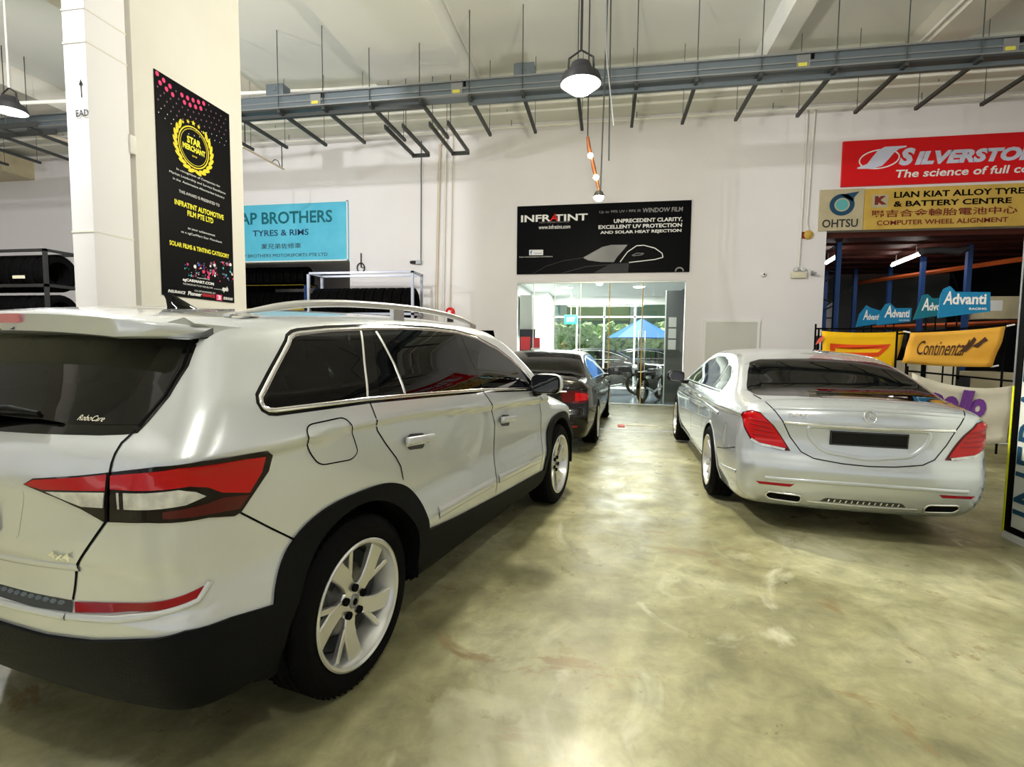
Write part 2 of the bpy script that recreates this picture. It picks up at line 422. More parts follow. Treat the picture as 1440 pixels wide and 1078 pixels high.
mat('brake', (.22,.21,.20), .4, .9); mat('red_lens', (.46,.002,.004), .12, coat=.35); mat('dark_red_lens', (.07,.001,.002), .12, coat=.4); mat('lens_black', (.004,.0008,.001), .08, coat=.25)
mat('clear_lens', (.52,.52,.52), .12, .3, 1, noise=(26, (.85,.85,.84), .35, .7)); mat('reflector_red', (.28,.003,.008), .15, coat=.3); mat('brake_lamp', (.75,.22,.28), .1, coat=1)
mat('seat', (.012,.012,.013), .75); mat('cabin', (.008,.008,.009), .9); mat('plate_black', (.002,.002,.002), .12, coat=.2); mat('plate_white', (.8,.8,.8), .5)
glass('tint', (.03,.042,.04), ior=1.38); glass('tint_light', (.42,.52,.46), ior=1.42); glass('tint_dark', (.03,.035,.035), ior=1.36); glass('pane', (.94,.98,.96), ior=1.45)
mat('wall', (.83,.81,.84), .8, noise=(.6, (.79,.765,.80), .35, .7)); mat('pillar', (.74,.72,.66), .7, noise=(1.1, (.70,.675,.615), .4, .7)); mat('pillar_white', (.80,.785,.81), .7)
mat('ceiling', (.82,.83,.81), .85, noise=(.35, (.77,.78,.76), .35, .7)); mat('beam', (.74,.71,.64), .85); mat('cross_beam', (.76,.77,.70), .85)
mat('galv', (.15,.18,.205), .42, .55); mat('galv_dark', (.07,.075,.075), .5, .5); mat('galv_light', (.28,.29,.30), .4, .7); mat('yellow_label', (.55,.50,.08), .6)
mat('pipe_white', (.78,.77,.72), .5); mat('pipe_beige', (.66,.58,.47), .5); mat('cable_dark', (.025,.025,.025), .6)
mat('white', (.82,.82,.82), .5); mat('black', (.002,.002,.0025), .5, spec=.05); mat('board_black', (.0015,.0018,.003), .45, spec=.06); mat('white_print', (.85,.85,.85), .5); mat('grey_print', (.30,.30,.31), .5)
mat('mid_grey', (.045,.045,.05), .5, spec=.1); mat('gold', (.80,.66,.03), .45); mat('yellow_print', (.86,.80,.05), .5); mat('pink_print', (.75,.05,.18), .5); mat('blue_print', (.05,.12,.55), .5); mat('teal_print', (.10,.50,.55), .5); mat('dim_print', (.20,.09,.16), .5); mat('red_print', (.60,.03,.05), .5)
mat('sky_blue', (.10,.50,.72), .45, noise=(2.5, (.13,.56,.78), .4, .7)); mat('teal_text', (.01,.14,.19), .5); mat('navy', (.02,.07,.16), .5)
mat('sign_red', (.70,.008,.012), .4); mat('lilac', (.62,.64,.80), .4); mat('sign_gold', (.66,.45,.10), .5, noise=(3, (.56,.36,.07), .35, .7)); mat('sign_cream', (.55,.48,.32), .5, noise=(3, (.45,.40,.27), .35, .7)); mat('dark_blue', (.015,.07,.14), .5); mat('cyan', (.12,.42,.45), .5); mat('brown_print', (.20,.03,.02), .5)
mat('banner_yellow', (.85,.50,.01), .6, noise=(2, (.78,.42,.01), .4, .7)); mat('banner_orange', (.80,.42,.06), .6, noise=(2, (.72,.35,.04), .4, .7)); mat('banner_cream', (.62,.58,.48), .7, noise=(2.5, (.52,.48,.38), .35, .7)); mat('pir_red', (.65,.06,.01), .5); mat('dark_brown', (.07,.03,.015), .6); mat('purple', (.13,.035,.22), .6); mat('adv_blue', (.01,.20,.42), .45); mat('adv_teal', (.01,.16,.24), .45)
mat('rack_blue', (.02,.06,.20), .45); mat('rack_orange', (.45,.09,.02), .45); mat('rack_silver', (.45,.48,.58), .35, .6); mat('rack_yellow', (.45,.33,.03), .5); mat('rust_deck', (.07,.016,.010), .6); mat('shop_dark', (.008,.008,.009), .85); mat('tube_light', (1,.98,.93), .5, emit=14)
mat('door_grey', (.60,.60,.575), .6); mat('lamp_glow', (1,.97,.75), .5, emit=60); mat('bulb_glow', (1,.90,.55), .5, emit=35); mat('lamp_body', (.03,.03,.032), .5); mat('lamp_face', (.6,.62,.63), .3)
mat('copper', (.35,.12,.05), .4, .6); mat('cream_box', (.70,.66,.52), .5); mat('tape_red', (.75,.12,.10), .6)
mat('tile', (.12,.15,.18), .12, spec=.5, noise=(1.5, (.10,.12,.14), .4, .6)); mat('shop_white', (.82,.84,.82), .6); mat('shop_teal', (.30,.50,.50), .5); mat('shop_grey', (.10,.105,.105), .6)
mat('leaf', (.30,.46,.16), .7, noise=(9, (.62,.74,.44), .35, .65)); mat('tarmac', (.24,.24,.23), .9); mat('facade_green', (.16,.27,.20), .6); mat('facade_olive', (.34,.42,.16), .6); mat('facade_blue', (.07,.10,.25), .5); mat('umbrella_blue', (.03,.22,.75), .6); mat('exit_green', (.04,.42,.28), .4); mat('frame_metal', (.62,.66,.64), .4, .4)
mat('yard_concrete', (.55,.55,.52), .9); mat('board_white', (.78,.80,.74), .35); mat('board_yellow', (.75,.78,.02), .4)
# polished, blotchy concrete
m = mat('concrete', (.34,.32,.19), .28, spec=.5); nt = m.node_tree; b = nt.nodes['Principled BSDF']; tc = nt.nodes['Texture Coordinate']
def nz(scale, det=6, rough=.6, dist=0, stretch=None):
    n = nt.nodes.new('ShaderNodeTexNoise'); n.inputs['Scale'].default_value = scale; n.inputs['Detail'].default_value = det; n.inputs['Roughness'].default_value = rough; n.inputs['Distortion'].default_value = dist
    src = tc.outputs['Object']
    if stretch:
        mp = nt.nodes.new('ShaderNodeMapping'); mp.inputs['Scale'].default_value = stretch; mp.inputs['Location'].default_value = (3.1, 7.7, 0); nt.links.new(src, mp.inputs[0]); src = mp.outputs[0]
    nt.links.new(src, n.inputs[0]); return n.outputs[0]
def ramp(src, stops):
    r = nt.nodes.new('ShaderNodeValToRGB'); e = r.color_ramp.elements
    while len(e) < len(stops): e.new(.5)
    for i, (p, c) in enumerate(stops): e[i].position = p; e[i].color = (*c, 1) if isinstance(c, tuple) else (c, c, c, 1)
    nt.links.new(src, r.inputs[0]); return r.outputs[0]
def mix(fac, a, b_, mode='MIX'):
    x = nt.nodes.new('ShaderNodeMix'); x.data_type = 'RGBA'; x.blend_type = mode
    for i, s in ((0, fac), (6, a), (7, b_)):
        if isinstance(s, (int, float)): x.inputs[i].default_value = s
        elif isinstance(s, tuple): x.inputs[i].default_value = (*s, 1)
        else: nt.links.new(s, x.inputs[i])
    return x.outputs[2]
base = ramp(nz(.8, 8, .62, .6), [(.30, (.17,.158,.078)), (.5, (.33,.312,.165)), (.68, (.55,.53,.33))])
fine = ramp(nz(5.5, 8, .7, .4), [(.35, .68), (.58, 1.0), (.72, 1.18)])
c1 = mix(1.0, base, fine, 'MULTIPLY')
c2 = mix(ramp(nz(1.7, 5, .55, 1.2, (1, .55, 1)), [(.60, 0.0), (.70, .75)]), c1, (.60,.585,.42))
c3 = mix(ramp(nz(1.25, 7, .7, 1.5, (1, 1, 1)), [(.60, 0.0), (.66, .8)]), c2, (.22,.15,.06))
c4 = mix(ramp(nz(14, 3, .5), [(.70, 0.0), (.76, .6)]), c3, (.10,.09,.06))
nt.links.new(c4, b.inputs['Base Color'])
rg = ramp(nz(2.3, 6, .6), [(.35, .26), (.65, .48)]); nt.links.new(rg, b.inputs['Roughness'])
bp = nt.nodes.new('ShaderNodeBump'); bp.inputs['Strength'].default_value = .12; bp.inputs['Distance'].default_value = .01; nt.links.new(nz(9, 6), bp.inputs['Height']); nt.links.new(bp.outputs[0], b.inputs['Normal'])
# ---------------------------------------------------------------- the setting
D = 13.85
fl = struct(link('floor', None)); fl['label'] = 'blotchy polished concrete floor'
mesh('slab', [(-20,-8,0),(14,-8,0),(14,9.65,0),(-20,9.65,0)], [(0,1,2,3)], 'concrete', fl)
mesh('slab', [(-20,9.70,0),(14,9.70,0),(14,13.86,0),(-20,13.86,0)], [(0,1,2,3)], 'concrete', fl)
mesh('joint', [(-20,9.65,-.015),(14,9.65,-.015),(14,9.70,-.015),(-20,9.70,-.015)], [(0,1,2,3)], 'gap', fl)
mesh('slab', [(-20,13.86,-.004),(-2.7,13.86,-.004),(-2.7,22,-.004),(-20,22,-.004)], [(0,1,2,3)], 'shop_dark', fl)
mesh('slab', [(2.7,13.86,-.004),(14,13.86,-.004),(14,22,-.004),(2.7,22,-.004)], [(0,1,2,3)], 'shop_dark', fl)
# back wall with its openings (x0, x1, z0, z1)
HO = [(-12.2,-7.08,0,3.80), (-2.36,1.92,0,3.16), (5.08,12.0,0,4.27)]
xs = sorted({-20, 14, *[h[0] for h in HO], *[h[1] for h in HO]}); zs = sorted({0, 7.2, *[h[3] for h in HO]})
L = []
for a, b in zip(xs, xs[1:]):
    z0 = 0
    for h in HO:
        if h[0] <= a and b <= h[1]: z0 = h[3]
    L.append(((a, D, z0), (b, D+.22, 8.0)))
struct(boxes('wall_back', L, 'wall'))
struct(box('wall_left', (-20.2,-8,0), (-20,22,8), 'wall')); struct(box('wall_right', (14,-8,0), (14.2,22,8), 'wall'))
# ceiling: slabs between downstand beams
ce = struct(link('ceiling', None))
for x0, x1 in ((-20,-14.2), (-14.2,-9.2), (-9.2,-5.11), (-5.11,-3.05), (-3.05,2.95), (2.95,5.78), (5.78,14)):
    box('slab', (x0,-8,7.7), (x1,22,7.9), 'ceiling', ce)
for x0, x1 in ((-14.4,-13.4), (-9.4,-8.5), (-5.11,-3.05), (2.95,3.3), (5.78,6.4), (10.2,10.9)):
    box('beam', (x0,-8,7.2), (x1,12.3,7.7), 'ceiling' if x0 in (-5.11, 2.95) else 'beam', ce)
box('beam', (-20,12.3,7.2), (14,D,7.7), 'cross_beam', ce)
for y, z in ((12.6,7.12), (13.0,7.12), (13.6,7.02)):
    o = tube('sprinkler_pipe', [(-19.9,y,z), (13.9,y,z)], .035, 'pipe_white'); tag(o, {12.6:'long white pipe under the far ceiling beam, farthest out from the back wall', 13.0:'long white pipe under the far ceiling beam, middle of the three', 13.6:'long white pipe run closest along the top of the back wall'}[y], 'pipe')
    for x in np.arange(-18, 13, 3.1): tube('pipe_hanger', [(x,y,z), (x,y,7.2)], .008, 'galv_dark', o, 5)
# pipe under the east side of a ceiling beam
o = tube('ceiling_pipe', [(5.70,-7,7.28), (5.70,12.2,7.28)], .03, 'pipe_white'); tag(o, 'white pipe running along the upper right ceiling beam', 'pipe')
o = tube('ceiling_pipe', [(-2.98,-7,7.6), (-2.98,12.2,7.6)], .02, 'pipe_white'); tag(o, 'thin white pipe running along the ceiling beam left of the hanging lamp', 'pipe')

# ---- pillars on the left
p1 = struct(box('pillar', (-4.10,3.50,0), (-3.90,3.85,7.2), 'pillar_white', bev=.006)); p1.name = 'pillar'
for z in (1.2, 2.34, 3.74, 3.98, 4.35): box('joint_line', (-4.103,3.496,z), (-3.897,3.853,z+.012), 'pillar', p1)
p2 = struct(box('pillar', (-4.55,3.90,0), (-3.90,5.24,7.2), 'pillar', bev=.012))
box('recess_strip', (-4.0,3.85,0), (-3.96,3.90,7.2), 'beam', p2)
box('bracket', (-3.97,3.84,3.05), (-3.885,3.90,3.2), 'pillar', p2, bev=.006)
fm = plane_map((0,3.50,0), (1,0,0), (0,0,1))
flat('arrow', [[(-3.956,3.34), (-3.948,3.34), (-3.948,3.45), (-3.956,3.45)], [(-3.972,3.43), (-3.932,3.43), (-3.952,3.475)]], fm, 'mid_grey', p1)
text('EAD', (-4.008,-3.893,3.20,3.25), fm, 'mid_grey', p1, bold=.015)

# ---- award poster on the wide pillar
Y0, Y1, Z0, Z1 = 4.11, 5.03, 1.92, 3.85
po = thing('award_poster', 'tall black award poster with a gold laurel wreath, on the wide left pillar', 'poster', (0,0,0))
bm = bmesh.new(); add_box(bm, (-3.898,Y0,Z0), (-3.890,Y1,Z1)); from_bm('panel', bm, 'board_black', po)
f = plane_map((-3.89,Y0,Z0), (0,1,0), (0,0,1), .002); Wd, Hh = Y1-Y0, Z1-Z0
CX = .46*Wd
def prow(s, x0, x1, y, h, m='white_print', b=.0, **k): text(s, (x0*Wd, x1*Wd, y*Hh, (y+h)*Hh), f, m, po, bold=b, **k)
cy = .735*Hh
flat('wreath_ring', ring(CX, cy, .19, .19, w=.012, n=40) + ring(CX, cy, .165, .165, w=.005, n=40), f, 'gold', po)
lv = []
for sgn in (-1, 1):
    for k in range(9):
        a = R_(-90 + sgn*(10 + k*15.5)); rr_ = .225; c = (CX+rr_*math.cos(a), cy+rr_*math.sin(a)); d = a + sgn*R_(62)
        lv.append([(c[0]+.048*math.cos(t)*math.cos(d)-.018*math.sin(t)*math.sin(d), c[1]+.048*math.cos(t)*math.sin(d)+.018*math.sin(t)*math.cos(d)) for t in np.linspace(0, 2*PI, 11)[:-1]])
for i, l in enumerate(lv): flat('laurel_leaf', [l], f, 'gold', po, 1)
st = []
for k in range(7):
    a = R_(90+(k-3)*17); r0 = (.012,.017,.022,.027,.022,.017,.012)[k]; c = (CX+.225*math.cos(a), cy+.225*math.sin(a))
    st.append([(c[0]+(r0 if q % 2 == 0 else r0*.45)*math.cos(R_(90+36*q)), c[1]+(r0 if q % 2 == 0 else r0*.45)*math.sin(R_(90+36*q))) for q in range(10)])
flat('stars', st, f, 'gold', po, 1)
text('STAR', (CX-.085, CX+.085, cy+.02, cy+.085), f, 'yellow_print', po, bold=.04)
text('MERCHANT', (CX-.14, CX+.14, cy-.045, cy+.008), f, 'yellow_print', po, bold=.04)
text('2018', (CX-.03, CX+.03, cy-.09, cy-.075), f, 'gold', po, bold=.02)
prow('In recognition of Companies for', .22, .82, .590, .014); prow('Market Leadership and Service Excellence', .13, .90, .565, .014); prow('in the  Automotive Aftermarket Industry', .17, .88, .540, .014)
prow('THIS AWARD IS PRESENTED TO', .24, .80, .492, .014)
prow('INFRATINT AUTOMOTIVE', .18, .86, .430, .026, 'yellow_print', .03); prow('FILM PTE LTD', .34, .70, .395, .026, 'yellow_print', .03)
prow('as your achievement', .34, .72, .328, .014); prow('as a sgCarMart Star Merchant', .25, .82, .303, .014)
prow('SOLAR FILMS & TINTING CATEGORY', .10, .93, .235, .022, 'yellow_print', .03)
random.seed(4); dots = {'pink_print': [], 'dim_print': [], 'teal_print': [], 'blue_print': [], 'white_print': []}
for k in range(95):
    u = random.random(); x = .25+.74*u; y = .105+random.random()*(.05+.075*u); r0 = random.choice((.004,.006,.008,.012,.018))
    dots[random.choice(('pink_print','pink_print','dim_print','dim_print','teal_print','blue_print','white_print') if r0 > .005 else ('white_print','teal_print','dim_print'))].append(ring(x*Wd, y*Hh, r0, r0, n=8)[0])
for i in range(13):
    for j in range(7):
        x = .03+.95*i/13+(.03 if j % 2 else 0); y = .985-.028*j-.06*abs(x-.3)*(x-.3)-.03*math.sin(x*5)
        if y > .99: continue
        big = j < 2 and (x < .22 or .3 < x < .62); r0 = .022 if big else (.009 if j < 5 else .005)
        dots['pink_print' if big else ('white_print' if j >= 5 else 'dim_print')].append(ring(x*Wd, y*Hh, r0*.9, r0, n=7)[0])
for k, v in dots.items(): flat('printed_dots', v, f, k, po)['kind'] = 'stuff'
prow('organised by', .44, .62, .100, .008); prow('sgCARMART.COM', .25, .68, .074, .018, 'white_print', .04); prow('THE SMARTER WAY TO BUY AND SELL CARS', .25, .66, .060, .008)
prow('powered by', .68, .80, .058, .007); prow('sph', .80, .90, .050, .032, 'white_print', .04, shear=.3); prow('CO-SPONSORED BY', .40, .70, .034, .008)
prow('INSURANCE', .06, .28, .014, .014, 'white_print', .03, shear=.3); prow('Pioneer', .31, .50, .012, .020, 'white_print', .03, shear=.2); prow('FINANCE', .51, .69, .014, .016, 'red_print', .03)
flat('logo_square', [[(.71*Wd,.004*Hh), (.80*Wd,.004*Hh), (.80*Wd,.034*Hh), (.71*Wd,.034*Hh)]], f, 'pink_print', po); prow('3', .73, .78, .008, .022, 'white_print', .04)
prow('EUROKARS', .82, .97, .012, .014, 'white_print', .03, shear=.3)

# ---- signs on the back wall
bw = plane_map((0,D-.05,0), (1,0,0), (0,0,1))
def board(name, label, x0, x1, z0, z1, m, rim=None, th=.05, y=D):
    t = thing(name, label, 'sign'); box('panel', (x0,y-th,z0), (x1,y-.001,z1), m, t)
    if rim:
        r = .035; boxes('rim', [((x0,y-th-.008,z0),(x1,y-th,z0+r)), ((x0,y-th-.008,z1-r),(x1,y-th,z1)), ((x0,y-th-.008,z0),(x0+r,y-th,z1)), ((x1-r,y-th-.008,z0),(x1,y-th,z1))], rim, t)
    return t, plane_map((0,y-th,0), (1,0,0), (0,0,1), .006)
t, f = board('shop_sign', 'sky blue tyre shop sign with white border reading AP BROTHERS', -11.3, -7.10, 3.80, 5.44, 'sky_blue', 'white')
text('AP BROTHERS', (-10.42,-7.56,4.86,5.20), f, 'teal_text', t, bold=.02); text('TYRES & RIMS', (-10.02,-8.28,4.53,4.70), f, 'navy', t, bold=.015)
text('業兄弟佐修車', (-9.76,-8.52,4.17,4.32), f, 'mid_grey', t); text('AP BROTHERS MOTORSPORTS PTE LTD', (-10.42,-7.72,3.94,4.03), f, 'mid_grey', t)
t, f = board('film_sign', 'long black window film sign above the glass shop door', -2.36, 1.98, 3.36, 5.10, 'board_black')
X0, X1, ZB, ZT = -2.36, 1.98, 3.36, 5.10
def at(px, py): return X0+(X1-X0)*(px-155)/975, ZT-(ZT-ZB)*(py-(118-(px-155)*.037))/(375+(px-155)*.037)
def itext(s, a, b, m, **k):
    mx_ = (a[0]+b[0])/2; u0, u1, v1, v0 = at(*a)[0], at(*b)[0], at(mx_, a[1])[1], at(mx_, b[1])[1]; text(s, (u0, u1, v0, v1), f, m, t, **k)
itext('INFR', (178,165), (352,203), 'white_print', bold=.025); itext('A', (345,158), (392,200), 'sign_red', bold=.02, shear=.2); itext('TINT', (372,160), (563,198), 'white_print', bold=.025)
itext('HEAT UNDER CONTROL', (285,202), (460,209), 'grey_print'); itext('www.infratint.com', (282,220), (465,242), 'white_print', bold=.01)
itext('Up to 99% UV / 99% IR', (628,138), (858,157), 'grey_print', shear=.1); itext('WINDOW FILM', (868,124), (1085,150), 'grey_print', bold=.02, shear=.1)
itext('UNPRECEDENT CLARITY,', (710,184), (1084,210), 'white_print', bold=.03); itext('EXCELLENT UV PROTECTION', (625,218), (1082,240), 'white_print', bold=.03); itext('AND SOLAR HEAT REJECTION', (636,251), (1080,273), 'white_print', bold=.03)
def poly(*P): return [at(*p) for p in P]
flat('page_badge', [poly((228,358), (310,358), (310,388), (228,388))], f, 'white_print', t); itext('f', (234,362), (246,385), 'blue_print', bold=.04, layer=2); itext('/infratint', (256,372), (304,382), 'blue_print', layer=2)
itext('http://www.facebook.com/infratint', (170,393), (366,402), 'white_print')
flat('car_drawing', [poly((540,405), (600,372), (650,345), (700,334), (790,334), (770,360), (735,400), (715,432), (640,430), (570,420))], f, 'grey_print', t)
flat('car_drawing', arc_band(poly((750,432), (790,375), (840,340), (880,338), (940,355), (980,385), (985,408), (940,420), (800,435)), .022), f, 'white_print', t, 1)
flat('car_drawing', arc_band(poly((250,492), (330,450), (430,420), (545,405)), .015) + arc_band(poly((420,492), (560,455), (700,445), (800,440)), .02), f, 'mid_grey', t, 1)
flat('car_drawing', [poly((700,440), (800,440), (795,492), (600,492))], f, 'mid_grey', t); flat('car_drawing', arc_band(poly((815,395), (840,383), (880,384), (870,392), (820,398)), .015), f, 'grey_print', t, 1)
cx_, cz_ = at(1076, 490); flat('round_badge', [[(cx_+.11*math.cos(a), cz_+.11*math.sin(a)) for a in np.linspace(0, PI, 16)]], f, 'grey_print', t); flat('round_badge', [[(cx_+.075*math.cos(a), cz_+.075*math.sin(a)) for a in np.linspace(0, PI, 16)]], f, 'black', t, 2)
t, f = board('tyre_sign', 'large red tyre sign with white lettering, highest on the right', 5.32, 10.9, 5.27, 6.30, 'sign_red', None, .06)
u = lambda px, pz: (5.32+(9.05-5.32)*(px-455)/985, 6.33-(1.06)*(pz-(768-(px-455)*.035))/(258+(px-455)*.008))
flat('oval', arc_band([(6.09+.41*math.cos(a)+.06*math.sin(a), 5.86+.21*math.sin(a)) for a in np.linspace(0, 2*PI, 40)], .028), f, 'white_print', t)
flat('logo_stroke', [[(5.64,5.66), (5.96,5.65), (6.16,5.71), (6.28,5.84), (6.40,6.00), (6.50,6.07), (6.64,6.10), (6.64,6.13), (6.20,6.13), (6.06,6.06), (5.95,5.92), (5.84,5.76), (5.64,5.69)]], f, 'lilac', t, 1)
text('S', (6.50,6.83,5.69,6.08), f, 'lilac', t, bold=.06, shear=.25); text('ILVERSTONE', (6.83,9.60,5.69,5.99), f, 'lilac', t, bold=.06, shear=.25); text('The science of full control', (6.45,9.75,5.42,5.60), f, 'white_print', t, bold=.02, shear=.15)
t, f = board('workshop_sign', 'weathered yellow sign with black and red workshop lettering under the red sign', 5.84, 10.6, 4.27, 5.20, 'sign_gold', None, .05)
flat('emblem', [[(5.99,4.77), (6.33,4.77), (6.33,5.06), (5.99,5.06)]], f, 'sign_cream', t); text('K', (6.05,6.31,4.83,5.03), f, 'brown_print', t, bold=.08, layer=2)
text('LIAN KIAT ALLOY TYRE', (6.45,9.05,4.97,5.11), f, 'black', t, bold=.03); text('& BATTERY CENTRE', (6.45,8.82,4.77,4.90), f, 'black', t, bold=.03)
text('聯吉合金輪胎電池中心', (5.99,8.95,4.54,4.71), f, 'brown_print', t, bold=.015); text('COMPUTER WHEEL ALIGNMENT', (6.12,8.78,4.36,4.47), f, 'brown_print', t, bold=.02)
t, f = board('small_tyre_sign', 'weathered cream square sign with a blue round emblem, left of the yellow sign', 4.88, 5.83, 4.27, 5.22, 'sign_cream', None, .05)
flat('emblem', [ring(5.36, 4.86, .27, .25)[0], [(5.32,5.09), (5.55,5.13), (5.72,5.15), (5.62,5.03), (5.60,4.92)]], f, 'dark_blue', t); flat('emblem', ring(5.36, 4.86, .165, .155), f, 'sign_cream', t, 1); flat('emblem', ring(5.36, 4.86, .135, .13), f, 'cyan', t, 2)
text('OHTSU', (4.95,5.72,4.34,4.53), f, 'mid_grey', t, bold=.02)

# ---- door leaf, panels and fittings on the back wall
dr = struct(box('door_1', (2.42,D-.04,0), (3.62,D-.002,2.12), 'door_grey', bev=.004)); boxes('door_frame', [((2.36,D-.05,0),(2.42,D-.001,2.18)), ((3.62,D-.05,0),(3.68,D-.001,2.18)), ((2.42,D-.05,2.12),(3.62,D-.001,2.18))], 'white', dr)
box('door_handle', (2.50,D-.09,1.0), (2.55,D-.04,1.14), 'chrome', dr, bev=.01)
t = thing('emergency_light', 'white twin-head emergency light beside the dark tyre shop opening', 'light', (0,0,0)); box('housing', (4.32,D-.10,3.17), (4.66,D-.001,3.32), 'cream_box', t, bev=.01)
for x in (4.40, 4.56):
    o = lathe('lamp_head', [(0,-.06), (.045,-.06), (.055,-.05), (.045,.02), (.02,.05), (0,.05)], 12, 'lamp_face', t, 'y', (x,D-.08,3.37))
t = thing('security_camera', 'grey bullet camera on the wall right of the emergency light', 'camera', (4.80,D,3.26)); lathe('camera_body', [(0,-.20), (.03,-.20), (.035,-.19), (.035,0), (0,0)], 12, 'galv_light', t, 'y', (0,-.02,0)); box('mount', (-.02,-.05,-.02), (.02,-.001,.08), 'galv_light', t)
t = thing('security_camera', 'small round white camera on the bare wall above the door leaf', 'camera', (3.71,D,3.27)); lathe('camera_body', [(0,-.09), (.045,-.07), (.06,-.03), (.06,0), (0,0)], 14, 'white', t, 'y', (0,-.001,0)); lathe('lens', [(0,-.012), (.018,-.01), (.02,0)], 10, 'black', t, 'y', (0,-.085,0))
t = thing('security_camera', 'dark bullet camera pair on the wall right of the blue sign', 'camera', (-5.1,D,3.72)); lathe('camera_body', [(0,-.16), (.04,-.16), (.045,0), (0,0)], 12, 'cable_dark', t, 'x', (-.02,-.07,.0)); box('mount', (-.02,-.1,-.05), (.12,-.001,.05), 'galv_light', t)
t = thing('sounder', 'brass-coloured round wall sounder at the foot of the twin conduits', 'sounder', (4.67,D,4.19)); lathe('bell', [(0,-.11), (.03,-.11), (.10,-.06), (.11,-.02), (.09,-.001), (0,-.001)], 16, 'sign_gold', t, 'y'); box('base', (-.14,-.05,-.08), (-.04,-.001,.07), 'brown_print', t)
o = tube('cable_loop', [(-6.74+.11*math.cos(a), D-.03, 3.60+.13*math.sin(a)) for a in np.linspace(0, 2*PI, 20)] + [(-6.73,D-.03,3.62), (-6.73,D-.03,4.0)], .016, 'cable_dark'); tag(o, 'small dark cable loop hanging on the wall right of the blue sign', 'cable')
t = thing('fire_bell', 'red round fire bell low on the wall just above the silver car roof', 'bell', (-4.17,D,2.38)); lathe('gong', [(0,-.12), (.04,-.12), (.11,-.09), (.13,-.05), (.13,-.03), (0,-.03)], 20, 'sign_red', t, 'y'); lathe('hub', [(0,-.135), (.04,-.13), (.05,-.12)], 12, 'white', t, 'y'); box('base', (-.08,-.05,-.26), (.08,-.001,-.10), 'cable_dark', t)
def run(label, pts, r, m, name='wall_pipe'): tag(tube(name, pts, r, m), label, 'pipe')
y = D-.05
run('jogged beige pipe down the wall between the blue sign and the glass door', [(-4.36,y,7.1), (-4.36,y,6.86), (-4.45,y,6.75), (-4.55,y,3.0), (-4.56,y,0.0)], .035, 'pipe_beige')
run('cream pipe down the wall just right of the jogged beige pipe', [(-4.28,y,7.1), (-4.33,y,4.5), (-4.40,y,0)], .03, 'pipe_white')
run('thin conduit dropping to the red fire bell', [(-4.08,y,7.1), (-4.17,y,2.5)], .014, 'pipe_beige', 'conduit')
run('thin dark conduit dropping to the dark camera pair', [(-4.97,y,6.9), (-4.99,y,3.78)], .012, 'cable_dark', 'conduit')
run('left one of the twin grey conduits near the red sign', [(4.40,y,7.15), (4.50,y,7.08), (4.52,y,6.9), (4.50,y,4.4), (4.48,y,3.42)], .022, 'pipe_white', 'conduit')
run('right one of the twin grey conduits near the red sign', [(4.68,y,7.15), (4.66,y,6.5), (4.62,y,4.45), (4.66,y,4.3)], .022, 'pipe_white', 'conduit')

# ---- cable tray hung under the ceiling
tr = thing('cable_tray', 'long grey steel cable tray hung across the hall on threaded rods', 'cable tray', (0,10.0,6.13))
def bxr(name, lo, hi, m, par=tr, bev=0): return box(name, (lo[0], lo[1]-10.0, lo[2]-6.13), (hi[0], hi[1]-10.0, hi[2]-6.13), m, par, bev)
bxr('side_rail', (-19.9,10.0,6.20), (13.9,10.03,6.46), 'galv'); boxes('rail_flange', [((-19.9,-.05,.31), (13.9,.03,.335)), ((-19.9,-.05,.065), (13.9,.03,.09)), ((-19.9,-.02,.18), (13.9,0,.20))], 'galv_light', tr)
bxr('tray_floor', (-19.9,10.03,6.20), (13.9,10.30,6.22), 'galv'); bxr('lower_rail', (-8.9,10.12,6.09), (-3.6,10.2,6.16), 'galv_dark'); bxr('lower_rail', (-2.7,10.12,6.09), (13.9,10.2,6.16), 'galv')
X = [-18.8, -17.78, -16.76, -15.74, -14.7, -13.7, -12.7, -11.6, -10.5, -9.5, -8.5, -7.6, -6.59, -5.62, -4.64, -3.62, -2.64, -1.63, -.62, .42, 1.45, 2.5, 3.67, 4.73, 5.8, 6.92, 7.95, 9.0, 10.0, 11.1, 12.1, 13.2]
for i, x in enumerate(X):
    bxr('strut', (x-.03,9.96,6.12), (x+.03,11.80,6.18), 'galv_dark')
    zc = 7.2 if (-5.11 < x < -3.05 or 2.95 < x < 3.3 or 5.78 < x < 6.4) else 7.7
    tube('hanger_rod', [(x,-.04,.0), (x,-.04,zc-6.13)], .009, 'galv_dark', tr, 5); tube('hanger_rod', [(x,1.72,.0), (x,1.72,zc-6.13)], .006, 'galv_dark', tr, 5)
for x in (-5.9, -3.0, 3.05, 6.1, 9.3): bxr('coupler', (x,9.975,6.23), (x+.22,10.0,6.43), 'galv_light'); bxr('yellow_tag', (x+.03,9.968,6.24), (x+.17,9.975,6.30), 'yellow_label'); bxr('coupler', (x+.24,9.97,6.36), (x+.28,10.0,6.46), 'gap')
for x, lab in ((-6.72, 'grey steel junction box on the cable tray, left one near the blue sign'), (-1.62, 'grey steel junction box on the cable tray just left of the hanging lamp')):
    t = thing('junction_box', lab, 'box', (x,10.03,6.46)); box('housing', (-.19,0,0), (.19,.26,.26), 'galv', t, bev=.008); box('lid_screw', (-.04,-.012,.12), (.04,0,.2), 'galv', t)
    tube('conduit_elbow', [(-.19,.1,.06), (-.28,.08,.06), (-.34,.06,0), (-.36,.05,-.1)], .015, 'cable_dark', t)
